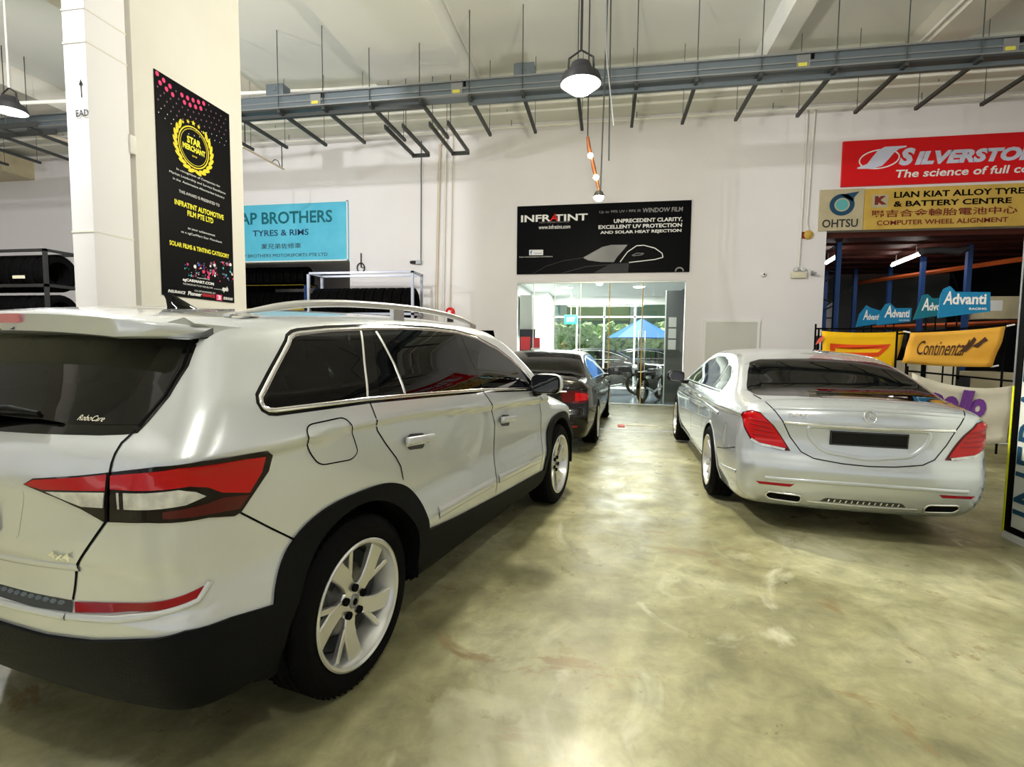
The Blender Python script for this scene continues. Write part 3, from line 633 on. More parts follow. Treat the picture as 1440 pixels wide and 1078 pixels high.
t = thing('hanging_bar', 'pale bar with a cable loop hanging below the tray beside the wide pillar', 'bracket', (-7.6,10.2,5.6)); tube('bar', [(0,0,0), (0,1.45,0)], .022, 'pipe_beige', t); tube('rod', [(0,1.38,0), (0,1.38,.518)], .012, 'cable_dark', t, 6); tube('rod', [(0,.09,0), (0,.09,.598)], .012, 'cable_dark', t, 6); tube('loop', [(0,1.0,.02), (.02,1.08,.10), (.02,1.2,.11), (0,1.3,.02)], .009, 'cable_dark', t, 6)
for x, y0, y1, lab in ((-4.7,11.0,12.6,'short grey tray outlet left of the beige pipes'), (-3.7,11.0,12.6,'short grey tray outlet right of the beige pipes')):
    t = thing('tray_outlet', lab, 'bracket', (x,y0,6.13)); boxes('channel', [((-.10,0,-.03),(-.06,1.7,.06)), ((.30,0,-.03),(.34,1.7,.06)), ((-.10,1.66,-.05),(.34,1.72,.03))], 'galv_dark', t); tubes('hanger_rod', [[(-.08,.2,0), (-.08,.2,1.07)], [(.32,.2,0), (.32,.2,1.07)]], .008, 'galv_dark', t, 5)

# ---- ceiling services seen left of the pillars
o = tube('ceiling_pipe', [(-16.5,2,6.3), (-13.2,12.2,6.5)], .07, 'pipe_beige'); tag(o, 'thick beige pipe slanting under the ceiling at the upper left edge', 'pipe'); tubes('hanger_rod', [[(-15.2,6,6.4), (-15.2,6,7.7)], [(-14.2,9,6.4), (-14.2,9,7.2)]], .012, 'galv_dark', o, 5)
o = tube('ceiling_pipe', [(-19,8.0,6.0), (-4.6,10.9,6.9)], .04, 'pipe_white'); tag(o, 'white pipe rising to the right across the upper left corner', 'pipe')
t = thing('cable_ladder', 'grey cable ladder under the ceiling at the left edge, below the slanting pipe', 'cable tray', (-15.5,9.5,6.0)); boxes('side_rail', [((-3.9,0,0),(3.6,.04,.10)), ((-3.9,.40,0),(3.6,.44,.10))], 'galv_dark', t)
for k in range(12): box('rung', (-3.8+k*.64,.04,.02), (-3.74+k*.64,.40,.05), 'galv_dark', t)
tubes('hanger_rod', [[(x,.02,0), (x,.02,1.7)] for x in (-3.2,-1.7,-.2,1.3,2.8)], .01, 'galv_dark', t, 5)
t = thing('wall_duct', 'stained square duct end high on the wall at the left edge', 'duct', (-18.4,D,6.45)); box('duct_body', (-1.5,-.9,0), (.9,-.001,.55), 'sign_cream', t); box('duct_mouth', (-1.4,-.905,.05), (.8,-.9,.5), 'mid_grey', t)

# ---- hanging lamps
def high_bay(loc, label, zc, on):
    x, y, z = loc; t = thing('high_bay_lamp', label, 'lamp', loc)
    lathe('reflector', [(.02,.22), (.10,.22), (.13,.14), (.20,.10), (.225,.03), (.22,0), (.205,0), (.20,.04), (0,.06)], 28, 'lamp_body', t, 'z')
    lathe('lamp_face', [(0,.006), (.205,.006), (.205,.03)], 28, 'lamp_glow' if on else 'lamp_face', t, 'z')
    if on: lathe('bulb', [(0,-.10), (.10,-.085), (.17,-.03), (.19,.0)], 24, 'lamp_glow', t, 'z')
    tube('handle', [(-.14,0,.12), (-.13,0,.28), (0,0,.36), (.13,0,.28), (.14,0,.12)], .012, 'lamp_body', t); tube('cord', [(0,0,.36), (.0,0,zc-z)], .014, 'pipe_white' if not on else 'cable_dark', t, 6)
high_bay(LAMPS[0], 'glowing high bay lamp hanging in the middle of the hall', 7.7, True)
high_bay(LAMPS[1], 'dark round high bay lamp at the upper left edge', 7.2, False)
for i, (x, y, z) in enumerate(LAMPS[2:]):
    high_bay((x, y, z), ['glowing high bay lamp over the right bay, outside the picture', 'glowing high bay lamp over the left bay, outside the picture', 'added high bay fill lamp towards the entrance, unseen behind the viewer'][i], 7.7, True)  # the third is added as front fill for the car rears
t = thing('spot_cluster', 'string of small bare spot lamps on a dark cable above the black sign', 'lamp', (-.38,9.0,4.92))
tube('cord', [(0,0,-.02), (-.01,0,2.75)], .010, 'cable_dark', t, 6); tube('stem', [(0,0,0), (.03,0,-.20), (.07,0,-.32), (.11,0,-.50), (.15,0,-.66), (.20,.02,-.86)], [.026,.035,.024,.034,.028,.02], 'copper', t, 8)
for p in ((.05,-.04,-.31), (.15,-.04,-.66)): lathe('bulb', [(0,-.045), (.03,-.035), (.045,0), (.03,.03), (0,.04)], 12, 'bulb_glow', t, 'z', p)
lathe('shade', [(.03,.10), (.06,.08), (.10,.0), (.09,0), (.05,.06)], 16, 'lamp_body', t, 'z', (.20,.02,-.96)); lathe('bulb', [(0,-.06), (.06,-.045), (.085,0), (.05,.05), (0,.06)], 16, 'bulb_glow', t, 'z', (.20,.02,-.97))
light('spot_light', 'POINT', (-.18, 8.95, 3.78), 55, (1, .85, .55), .08)
for x0, z0, x1, lab in ((-.16,4.0,-.10,'thin cord from the ceiling to the spot string, left of the pair'), (-.03,4.6,-.06,'thin cord from the ceiling ending above the black sign, right of the pair')):
    tag(tube('ceiling_cable', [(x0,9.22,z0), (x1,9.22,7.7)], .012, 'galv_dark', None, 6), lab, 'cord')
tag(tube('ceiling_cable', [(-.12,7.6,7.7), (-.10,7.7,5.6), (.03,7.8,4.6)], .009, 'galv_light', None, 6), 'pale cord hanging beside the glowing lamp', 'cord')
# ---------------------------------------------------------------- the glass shop front and what lies behind it
t = struct(link('window_1', None, None, (0, D+.06, 0)))
XS = [-2.36, -1.92, -1.36, -.69, .05, .88, 1.92]
for a, b in zip(XS, XS[1:]): box('pane', (a+.006,-.006,.03), (b-.006,.006,3.12), 'pane', t)
for x in XS[1:-1]: box('mullion', (x-.012,-.02,.02), (x+.012,.02,3.14), 'sign_gold' if x in (.05,.88) else 'frame_metal', t)
box('head_rail', (-2.36,-.04,3.12), (1.92,.04,3.16), 'frame_metal', t); box('floor_rail', (-2.36,-.04,-.0), (1.92,.04,.025), 'frame_metal', t)
for x in (.80, .96): box('door_pull', (x-.012,-.07,.9), (x+.012,-.045,1.9), 'chrome', t, bev=.005)
st = struct(link('wall_shop', None))
box('side_panel', (-2.60,D+.22,0), (-2.45,19,3.3), 'shop_white', st); box('side_panel', (2.25,D+.22,0), (2.40,19,3.3), 'shop_grey', st); box('soffit', (-2.6,D+.22,3.25), (2.4,19,3.4), 'shop_white', st)
box('rear_header', (-2.45,18.9,2.95), (2.25,19,3.25), 'shop_white', st); box('left_return', (-2.45,17.2,0), (-1.9,19,3.25), 'shop_white', st); box('tiled_floor', (-2.45,D+.02,-.02), (2.25,19,.004), 'tile', st)
w2 = struct(link('window_2', None, None, (0,18.95,0)))
for x in (-1.88, -1.05, -.1, .95, 2.2): box('mullion', (x-.03,-.03,0), (x+.03,.03,2.95), 'frame_metal', w2)
box('transom', (-1.9,-.03,2.5), (2.2,.03,2.56), 'frame_metal', w2)
for a, b in ((-1.85,-1.08), (-1.02,-.13), (-.07,.92), (.98,2.17)): box('pane', (a,-.004,.02), (b,.004,2.94), 'pane', w2)
light('shop_light', 'AREA', (-.1, 16.4, 3.2), 520, (1, .98, .92), 3.2, (0,0,0), 3.8)
for x in (-1.2, .9):
    t = thing('ceiling_light', 'glowing round downlight on the shop ceiling, ' + ('left' if x < 0 else 'right') + ' one behind the glass', 'light', (x,16,3.25)); lathe('diffuser', [(0,-.03), (.14,-.025), (.16,0)], 18, 'tube_light', t, 'z'); lathe('trim', [(.16,0), (.19,-.01), (.19,0)], 18, 'white', t, 'z')
t = thing('exit_sign', 'green hanging exit sign behind the glass shop front', 'sign', (-1.15,17.2,2.20)); box('panel', (-.21,-.03,0), (.21,.03,.30), 'exit_green', t, bev=.01); tubes('hanger_rod', [[(0,0,.30), (0,0,1.05)]], .01, 'white', t, 5); text('EXIT', (-.13,.13,.08,.22), plane_map((0,-.03,0), (1,0,0), (0,0,1)), 'white_print', t, bold=.02)
t = thing('poster_stand', 'black stand with red and white posters behind the left pane', 'poster', (-2.05,14.5,0)); box('frame', (-.33,0,0), (.10,.06,1.95), 'black', t, bev=.01); box('red_card', (-.30,-.012,1.38), (-.03,0,1.74), 'sign_red', t); box('red_card', (.02,-.012,1.42), (.24,0,1.72), 'sign_red', t); box('white_card', (.0,-.016,1.22), (.26,-.004,1.44), 'white', t); box('shelf', (-.05,-.10,1.17), (.26,0,1.21), 'black', t)
for k in range(3):
    t = thing('notice', 'white paper notice on the right shop wall, ' + ('topmost', 'middle', 'lowest')[k] + ' of three', 'paper', (1.72,14.7,2.03-k*.30)); box('sheet', (-.10,0,0), (.10,.008,.26), 'white', t)
t = thing('display_screen', 'dark board standing behind the right pane with the paper notices', 'board', (1.86,14.74,0)); box('board', (-.30,0,0), (.22,.03,3.0), 'shop_grey', t, bev=.005); box('edge_trim', (-.33,-.01,0), (-.30,.03,3.0), 'frame_metal', t)
t = thing('roller_box', 'grey wall cabinet behind the upper left pane', 'cabinet', (-2.4,14.6,1.95)); box('case', (0,0,0), (.35,.8,.95), 'door_grey', t, bev=.01); box('door', (.355,.05,.05), (.365,.75,.9), 'white', t)
# outside behind the shop; the parasol stands in for a reflection
mesh('yard', [(-30,22.0,-.02),(30,22.0,-.02),(30,60,-.02),(-30,60,-.02)], [(0,1,2,3)], 'tarmac')['kind'] = 'structure'
mesh('yard', [(-2.7,19.0,-.02),(2.7,19.0,-.02),(2.7,22,-.02),(-2.7,22,-.02)], [(0,1,2,3)], 'yard_concrete')['kind'] = 'structure'
bm = bmesh.new(); random.seed(8)
for k in range(1500):
    x, y, z = random.uniform(-9, 11), random.uniform(33, 35), random.uniform(.2, 2.75); s = random.uniform(.16, .34)
    r = bmesh.ops.create_icosphere(bm, subdivisions=1, radius=s, matrix=Matrix.Translation((x,y,z)))
    for v in r['verts']: v.co += Vector((random.uniform(-.15,.15), random.uniform(-.15,.15), random.uniform(-.15,.15)))
tag(from_bm('hedge', bm, 'leaf'), 'bright green hedge in daylight far behind the glass shop', 'hedge')
t = thing('far_building', 'low green and blue industrial building beyond the hedge', 'building', (0,40,0)); box('wall', (-16,0,0), (16,5,9), 'facade_green', t)
for k, (a, b, m_) in enumerate(((-7,-3.4,'shop_teal'), (-3,1.6,'facade_olive'), (2.2,6,'facade_green'))): box('wall_panel', (a,-.2,3.4), (b,0,4.8), m_, t)
box('fascia', (-16,-.5,5.0), (16,0,6.0), 'facade_blue', t)
for x in (-8,-3.2,1.9,6.5): box('column', (x-.25,-.45,0), (x+.25,0,5.8), 'frame_metal', t)
t = thing('parasol', 'bright blue parasol behind the glass shop, standing in for a reflection', 'umbrella', (1.75,28.0,0)); bm = bmesh.new(); tip = bm.verts.new((0,0,2.95)); rg_ = [bm.verts.new((1.75*math.cos(a), 1.75*math.sin(a), 1.95)) for a in np.linspace(0, 2*PI, 9)[:-1]]
for a in range(8): bm.faces.new((tip, rg_[a], rg_[(a+1) % 8]))
from_bm('canopy', bm, 'umbrella_blue', t); tube('pole', [(0,0,0), (0,0,2.9)], .03, 'white', t)
# motorcycle behind the right pane
def motorcycle(loc, rz, label):
    t = thing('motorcycle', label, 'motorcycle', loc, rz)
    for x in (-.62,.62):
        w = lathe('wheel', [(.30+.05*math.cos(a), .06*math.sin(a)) for a in np.linspace(0, 2*PI, 11)[:-1]], 24, 'rubber', t, 'y', (x,0,.35), True)
        lathe('hub', [(0,-.05), (.06,-.05), (.06,.05), (0,.05)], 10, 'alloy', w, 'y'); tubes('spokes', [[(0,0,0), (.27*math.cos(a), 0, .27*math.sin(a))] for a in np.linspace(0, 2*PI, 6)[:-1]], .012, 'alloy', w, 5)
    tube('frame', [(-.55,0,.38), (-.15,0,.42), (.15,0,.72), (.42,0,.86)], .04, 'black', t); tube('fork', [(.62,0,.35), (.46,0,.95)], .035, 'chrome', t)
    bm = bmesh.new(); add_box(bm, (-.25,-.14,.30), (.18,.14,.62), .05); from_bm('engine', bm, 'galv_dark', t, angle=40)
    bm = bmesh.new(); add_box(bm, (-.05,-.14,.68), (.36,.14,.90), .07); from_bm('fuel_tank', bm, 'gloss_black', t, angle=40)
    bm = bmesh.new(); add_box(bm, (-.70,-.13,.72), (-.02,.13,.82), .04); from_bm('seat', bm, 'rubber', t, angle=40); bm = bmesh.new(); add_box(bm, (-.86,-.10,.66), (-.6,.10,.84), .04); from_bm('tail_fairing', bm, 'gloss_black', t, angle=40)
    tube('handlebar', [(.36,-.34,1.0), (.46,-.12,.98), (.46,.12,.98), (.36,.34,1.0)], .018, 'chrome', t); lathe('headlamp', [(0,.10), (.07,.10), (.09,.06), (.05,-.05), (0,-.06)], 14, 'lamp_face', t, 'x', (.52,0,.86)); tube('exhaust', [(.1,-.14,.34), (-.3,-.18,.28), (-.8,-.2,.42)], .04, 'chrome', t)
    return t
motorcycle((1.25,15.1,0), R_(64), 'dark motorcycle parked behind the right glass pane')
motorcycle((.35,16.6,0), R_(20), 'black motorcycle parked deeper in the shop behind the glass')

# ---------------------------------------------------------------- tyres and racks
def tyre_mesh():
    bm = bmesh.new(); prof = []
    for r, a in ((.20,-.085), (.245,-.10), (.30,-.098), (.322,-.085), (.33,-.06), (.33,-.025), (.322,-.022), (.322,-.012), (.33,-.01), (.33,.01), (.322,.012), (.322,.022), (.33,.025), (.33,.06), (.322,.085), (.30,.098), (.245,.10), (.20,.085), (.205,0)): prof.append((r, a))
    o = lathe('tyre', prof, 28, 'rubber_old', None, 'x', closed=True); me = o.data; bpy.data.objects.remove(o); return me
TM = tyre_mesh(); tyre_n = 0
def tyre(loc, s=1, group='', label='', rz=0):
    o = link('car_tyre', TM, None, loc, (0,0,rz)); o.scale = (s,s,s); tag(o, label, 'tyre', group); return o
def rack(label, x0, x1, y0, y1, levels, top, m, beam=None):
    t = thing('tyre_rack', label, 'rack', (x0,y0,0)); w, d = x1-x0, y1-y0
    for px, py in ((0,0), (w,0), (0,d), (w,d)): box('post', (px-.03,py-.03,0), (px+.03,py+.03,top), m, t)
    for z in levels: boxes('shelf_rails', [((-.03,-.03,z-.06), (w+.03,.03,z)), ((-.03,d-.03,z-.06), (w+.03,d+.03,z)), ((-.03,-.03,z-.06), (.03,d+.03,z)), ((w-.03,-.03,z-.06), (w+.03,d+.03,z))], beam or m, t)
    boxes('top_rails', [((-.03,-.03,top-.05), (w+.03,.03,top)), ((-.03,d-.03,top-.05), (w+.03,d+.03,top)), ((-.03,0,top-.05), (.03,d,top)), ((w-.03,0,top-.05), (w+.03,d,top))], m, t); return t
ORD = ['first','second','third','fourth','fifth','sixth','seventh','eighth','ninth','tenth','eleventh','twelfth','thirteenth','fourteenth','fifteenth']
def fill(x0, x1, y0, y1, levels, sc, n, look, where, group):
    """a row of tyres hugged by the two rails of every shelf"""
    Rt = .33*sc; g = (y1-y0)/2-.03; hz = math.sqrt(max(Rt*Rt-g*g, 0))+.004; p0 = x0+.05+.1*sc; st = (x1-.05-.1*sc-p0)/(n-1)
    lv = {1:['only'], 2:['lower','upper'], 3:['bottom','middle','top'], 4:['bottom','second','third','top']}[len(levels)]
    for q, z in enumerate(levels):
        for k in range(n): tyre((p0+k*st,(y0+y1)/2,z+hz), sc, group, '%s, %s from the left on the %s shelf of %s' % (look, ORD[k], lv[q], where))
# silver rack beside the blue sign
rack('silver tubular tyre rack against the wall below and right of the blue sign', -7.50, -4.72, 12.45, 13.1, (.45,1.30,2.28), 3.30, 'rack_silver')
fill(-7.50, -4.72, 12.45, 13.1, (.45,1.30,2.28), 1.18, 11, 'black tyre', 'the silver rack', 'tyres on the silver rack')
# shop interior behind the blue sign
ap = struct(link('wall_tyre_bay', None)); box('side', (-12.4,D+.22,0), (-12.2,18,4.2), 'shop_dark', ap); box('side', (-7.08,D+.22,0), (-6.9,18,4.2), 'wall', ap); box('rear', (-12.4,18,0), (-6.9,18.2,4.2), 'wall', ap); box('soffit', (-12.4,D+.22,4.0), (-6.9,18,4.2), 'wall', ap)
rack('blue tyre rack with yellow beams inside the bay under the blue sign', -11.7, -8.9, 14.6, 15.2, (.9,1.7,2.55,3.3), 3.30, 'rack_blue', 'rack_yellow')
fill(-11.7, -8.9, 14.6, 15.2, (.9,1.7,2.55,3.3), 1.0, 12, 'black tyre', 'the rack with yellow beams', 'tyres on the blue and yellow rack')
# dark stack at the left edge
rack('dark rack stacked with large tyres at the left edge behind the silver car', -14.6, -10.85, 8.7, 9.35, (.25,1.02,1.82,2.62), 3.30, 'cable_dark')
fill(-14.6, -10.85, 8.7, 9.35, (.25,1.02,1.82,2.62), 1.14, 13, 'large black tyre', 'the dark left rack', 'tyres on the dark rack at the left edge')
for x, z, lab in ((-11.55,2.72,'small white tag on the upper row of the dark left rack'), (-11.9,1.95,'small white tag on the lower row of the dark left rack')):
    tag(box('price_tag', (x,8.62,z), (x+.28,8.635,z+.06), 'cream_box'), lab, 'tag')

# ---------------------------------------------------------------- the dark tyre shop on the right
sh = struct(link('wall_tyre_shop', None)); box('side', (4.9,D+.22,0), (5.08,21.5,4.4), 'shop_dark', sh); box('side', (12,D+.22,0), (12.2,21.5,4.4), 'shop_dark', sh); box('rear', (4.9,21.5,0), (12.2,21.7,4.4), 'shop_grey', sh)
for k in range(14): box('deck_panel', (5.08,D+.24+k*.52,4.15+(.06 if k % 2 else 0)), (12,D+.24+(k+1)*.52,4.35), 'rust_deck', sh)
def pallet_rack(label, pos, beams):
    t = thing('pallet_rack', label, 'rack', (0,0,0))
    for x, y in pos: box('post', (x-.055,y-.055,0), (x+.055,y+.055,4.14), 'rack_blue', t)
    for a, b in beams: tube('beam', [a, b], .06, 'rack_orange', t, 4)
    return t
t = pallet_rack('blue upright rack frame with grey braces just inside the dark opening', [(5.65,14.6), (5.3,16.0)], [])
for k in range(5): tube('brace', [(5.65,14.6,.4+k*.75), (5.3,16.0,.75+k*.75)], .02, 'galv', t, 5); tube('brace', [(5.3,16.0,.75+k*.75), (5.65,14.6,1.1+k*.75)], .02, 'galv', t, 5)
t = pallet_rack('blue posts carrying an orange beam that rises to the right inside the dark shop', [(9.9,14.6), (9.0,15.4), (8.9,17.2), (8.9,19.0)], [((10.4,14.3,3.75), (8.4,20.2,3.75)), ((10.5,14.4,2.2), (8.6,19.2,2.2))])
t = pallet_rack('blue post far back in the dark shop beside the pale window', [(7.2,19.5), (8.1,19.5)], []); tube('brace', [(7.2,19.5,2.9), (8.1,19.5,3.6)], .025, 'cable_dark', t, 5); tube('beam', [(7.2,19.5,3.4), (8.1,19.5,3.4)], .03, 'cable_dark', t, 5)
for a, b_, lab in (((7.75,15.1), (8.05,17.1), 'long fluorescent tube lamp under the rusty deck'), ((5.86,15.1), (6.06,16.45), 'fluorescent tube lamp under the deck beside the blue upright')):
    t = thing('tube_lamp', lab, 'light', (a[0],a[1],3.90)); dx_, dy_ = b_[0]-a[0], b_[1]-a[1]; tube('lamp_tube', [(0,0,0), (dx_,dy_,0)], .035, 'tube_light', t); tube('fitting', [(0,0,.06), (dx_,dy_,.06)], .03, 'white', t, 4)
    for q in (.15, .85): tube('stem', [(dx_*q,dy_*q,.06), (dx_*q,dy_*q,.25)], .01, 'white', t, 6)
t = thing('rear_window', 'pale lit window far back in the dark shop', 'window', (7.85,21.4,0)); box('pane', (-.30,0,2.0), (.35,.05,3.2), 'white', t); boxes('frame', [((-.35,-.03,1.95),(-.30,.05,3.25)), ((.35,-.03,1.95),(.40,.05,3.25)), ((-.3,-.03,2.6),(.35,.0,2.65))], 'shop_grey', t)
light('shop_glow', 'AREA', (7.8, 17.5, 4.0), 26, (1, .9, .8), 3, (0,0,0))
t = thing('air_duct', 'grey bundled duct under the rusty deck behind the yellow sign', 'duct', (8.0,14.8,4.0)); tube('duct_body', [(-.4,0,-.10), (0,.1,-.05), (.4,0,-.12), (.7,.2,.0)], .09, 'mid_grey', t)
def panelbox(name, label, cat, loc, size, m): t = thing(name, label, cat, loc); bm = bmesh.new(); add_box(bm, (0,0,0), size, .01); from_bm('body', bm, m, t, angle=40); return t
t = panelbox('carton', 'brown carton on the right inside the dark shop above the orange banner', 'box', (9.1,14.9,2.26), (.75,.6,.55), 'sign_cream'); box('label_sheet', (.1,-.006,.2), (.4,0,.45), 'white', t)
t = panelbox('white_panel', 'white board standing behind the banners', 'board', (4.95,10.3,0), (1.0,.05,1.30), 'banner_cream'); box('rib', (.45,-.02,0), (.52,0,1.3), 'black', t)
t = panelbox('steel_cabinet', 'grey machine cabinet in the gloom right of the orange banner', 'cabinet', (6.5,12.2,0), (1.6,.7,1.05), 'sign_cream'); box('door', (.1,-.01,.1), (.8,0,.95), 'mid_grey', t)
# tyres hung and stacked in the gloom
rack('black tyre rack standing behind the yellow and orange banners', 4.15, 6.3, 10.9, 11.5, (.25,1.02), 1.75, 'cable_dark')
fill(4.15, 6.3, 10.9, 11.5, (.25,1.02), 1.0, 9, 'black tyre', 'the rack behind the banners', 'tyres on the black rack behind the banners')
rack('dark tyre rack at the right picture edge behind the cream banner', 6.45, 9.2, 8.9, 9.5, (.25,.95), 1.5, 'cable_dark')
fill(6.45, 9.2, 8.9, 9.5, (.25,.95), 1.0, 12, 'black tyre', 'the right edge rack', 'tyres on the dark rack at the right edge')
# banners
def banner(name, label, corners, m, sag=.05, wav=.02, n=14, k=8):
    """cloth between four corners: top left, top right, bottom right, bottom left"""
    a, b, c, d = [Vector(p) for p in corners]
    def fn(u, v, o=0):
        top = a.lerp(b, u); bot = d.lerp(c, u); p = bot.lerp(top, v); s = 4*u*(1-u)
        N = (b-a).cross(d-a).normalized()*-1
        if N.y > 0: N = -N
        p = p + Vector((0,0,-sag*s)) + N*(wav*math.sin(u*7+v*3)+wav*.6*math.sin(v*9-u*4)) + N*(.006+o*1.5)
        return p
    t = thing(name, label, 'banner'); V = [fn(i/n, j/k, -.004) for j in range(k+1) for i in range(n+1)]; F = [(j*(n+1)+i, j*(n+1)+i+1, (j+1)*(n+1)+i+1, (j+1)*(n+1)+i) for j in range(k) for i in range(n)]
    o = mesh('cloth', V, F, m, t, True); sm = o.modifiers.new('thickness', 'SOLIDIFY'); sm.thickness = .004; sm.offset = -1
    return t, fn
def dens(P, s=.05): return [tuple(q) for q in densify([np.array(p, float) for p in P], s)]
t, f = banner('tyre_banner', 'bright yellow banner with red lettering, left of the orange one', [(3.63,9.9,1.80), (4.92,9.9,1.80), (4.74,9.9,1.02), (3.70,9.9,1.02)], 'banner_yellow', .03)
flat('emblem', [dens([(.10,.74), (.86,.74), (.83,.65), (.10,.65)]), dens([(.10,.65), (.17,.65), (.17,.44), (.10,.44)]), dens([(.17,.57), (.72,.57), (.67,.48), (.17,.48)]), dens([(.72,.57), (.77,.65), (.83,.65), (.74,.48), (.67,.48)])], f, 'pir_red', t, 1)
text('IRELLI', (.22,.86,.08,.32), f, 'pir_red', t, bold=.05, layer=2); text('P', (.10,.20,.06,.36), f, 'pir_red', t, bold=.05, layer=2)
t, f = banner('tyre_banner', 'orange banner with brown lettering and a rearing horse mark', [(4.34,8.6,1.74), (5.56,8.6,1.84), (5.40,8.6,1.26), (4.25,8.6,1.30)], 'banner_orange', .02)
text('Continental', (.12,.66,.30,.74), f, 'dark_brown', t, bold=.005, shear=.25, layer=2)
flat('horse_mark', [dens([(.60,.42), (.66,.40), (.70,.55), (.72,.72), (.69,.80), (.66,.66), (.62,.56)], .04), dens([(.70,.55), (.76,.50), (.80,.62), (.84,.68), (.80,.78), (.76,.68)], .04)], f, 'dark_brown', t, 2)
for i, c in enumerate(((4.34,1.74), (5.56,1.84), (5.40,1.26))): tube('tie', [(c[0],8.6,c[1]), (c[0]+(.10 if i else -.08),8.62,c[1]+.02)], .012, 'white', t, 6)
t, f = banner('tyre_banner', 'cream cloth banner with purple lettering right behind the silver saloon', [(3.88,7.6,1.20), (5.06,7.6,1.06), (4.98,7.6,.34), (3.86,7.6,.44)], 'banner_cream', .10, .03)
text('apollo', (.12,.74,.34,.95), f, 'purple', t, bold=.06, shear=.12, layer=2); tube('tie', [(5.06,7.6,1.06), (5.16,7.6,1.10)], .012, 'cream_box', t, 6)
# support frame the banners hang on
t = thing('pipe_stand', 'thin black pipe frame carrying the yellow and orange banners', 'frame', (3.6,9.0,0))
for x, y, h in ((-.04,.97,1.92), (.03,1.02,1.85), (.60,-.34,1.8), (1.40,.97,1.85), (1.98,-.34,1.88)): tube('post', [(x,y,0), (x,y,h)], .016, 'black', t, 6)
tube('cross_bar', [(-.04,.97,1.84), (1.40,.97,1.84)], .014, 'black', t, 6); tube('cross_bar', [(.60,-.34,1.72), (1.98,-.34,1.86)], .012, 'black', t, 6)
t = thing('banner_stand', 'dark post pair holding the cream banner', 'frame', (3.84,7.63,0)); tube('post', [(0,0,0), (0,0,1.28)], .02, 'black', t, 6); tube('post', [(1.33,0,0), (1.33,0,1.15)], .02, 'black', t, 6); tube('cross_bar', [(0,.0,1.22), (1.33,.0,1.10)], .012, 'black', t, 6)
t = thing('price_card', 'small red and white tag tied to the banner frame', 'tag', (3.52,9.84,1.56)); mesh('card', [(0,0,0), (.10,0,.05), (.14,.0,.16), (.05,0,.11)], [(0,1,2,3)], 'tape_red', t)
# blue racing boards
def advboard(lab, P, Y, words):
    t = thing('racing_board', lab, 'sign', (0,Y,0)); xs_ = [p[0] for p in P]; bm = bmesh.new()
    a = [bm.verts.new((x,0,z)) for x, z in P]; b_ = [bm.verts.new((x,.03,z)) for x, z in P]; bm.faces.new(a); bm.faces.new(b_[::-1])
    for i in range(len(P)): j = (i+1) % len(P); bm.faces.new((a[i], b_[i], b_[j], a[j]))
    from_bm('panel', bm, 'adv_teal' if 'cut short' in lab else 'adv_blue', t); f = plane_map((0,0,0), (1,0,0), (0,0,1), .003)
    for s, r, k in words: text(s, r, f, 'white_print', t, **k)
    
    for q in (.12, .27): tube('post', [(xs_[0]+q,.045,0), (xs_[0]+q,.045,P[-1][1]+.1)], .012, 'black', t, 5)
    return t
advboard('blue racing board with the whole word on it, largest and nearest of four', [(5.20,2.36), (5.24,2.46), (5.32,2.50), (5.40,2.41), (5.88,2.40), (5.90,2.10), (5.60,2.06), (5.18,2.0)], 9.5, [('A', (5.23,5.36,2.21,2.42), dict(bold=.02, shear=.2)), ('dvanti', (5.36,5.83,2.21,2.38), dict(bold=.03)), ('RACING', (5.60,5.84,2.125,2.16), dict(bold=.03))])
advboard('teal racing board cut short by the largest one, third from the left', [(5.44,2.36), (5.46,2.45), (5.54,2.47), (5.62,2.39), (5.77,2.41), (5.76,2.10), (5.34,2.02)], 10.5, [('A', (5.45,5.57,2.18,2.40), dict(bold=.02, shear=.2)), ('dvo', (5.57,5.75,2.18,2.32), dict(bold=.03))])
advboard('blue racing board second from the left, farther in', [(5.50,2.27), (5.58,2.41), (5.66,2.43), (5.76,2.33), (6.06,2.33), (6.05,2.06), (5.44,1.98)], 12, [('A', (5.56,5.70,2.14,2.38), dict(bold=.02, shear=.2)), ('dvanti', (5.70,6.02,2.14,2.30), dict(bold=.03)), ('RACING', (5.84,6.02,2.07,2.10), {})])
advboard('small blue racing board leftmost and farthest of four', [(5.53,2.27), (5.66,2.46), (5.76,2.40), (5.94,2.35), (5.92,2.06), (5.47,1.98)], 13, [('A', (5.60,5.70,2.14,2.36), dict(bold=.02, shear=.2)), ('dvanti', (5.70,5.92,2.14,2.27), dict(bold=.03))])
# standing advertising board at the right edge
t = thing('standing_board', 'tall white advertising board with blue vertical letters and yellow edge at the right picture edge', 'sign', (3.17,4.79,0))
box('base', (0,-1.3,0), (.30,0,.05), 'white', t); box('panel', (.012,-1.3,.05), (.05,0,2.3), 'board_white', t); box('edge_frame', (.0,-.012,.05), (.055,.006,1.22), 'board_yellow', t); box('upper_edge', (.0,-.012,1.22), (.055,.006,3.3), 'galv_light', t)
boxes('inner_frame', [((.004,-.07,.06),(.013,-.012,2.28)), ((.004,-1.28,.06),(.013,-.07,.11)), ((.004,-1.28,2.22),(.013,-.07,2.28))], 'black', t)
text('INFRATINT', (.08,.42,.22,2.1), plane_map((.012,0,0), (0,-1,0), (0,0,1), .003), 'dark_blue', t, bold=.0, rot=90)
# floor bits near the glass door
o = box('floor_tape', (.24,9.95,.001), (.37,10.25,.012), 'tape_red'); tag(o, 'short piece of red tape on the floor before the glass door', 'tape')
o = box('floor_strip', (.40,10.18,.001), (.98,10.30,.010), 'cream_box'); tag(o, 'thin white strip on the floor right of the red tape', 'strip')
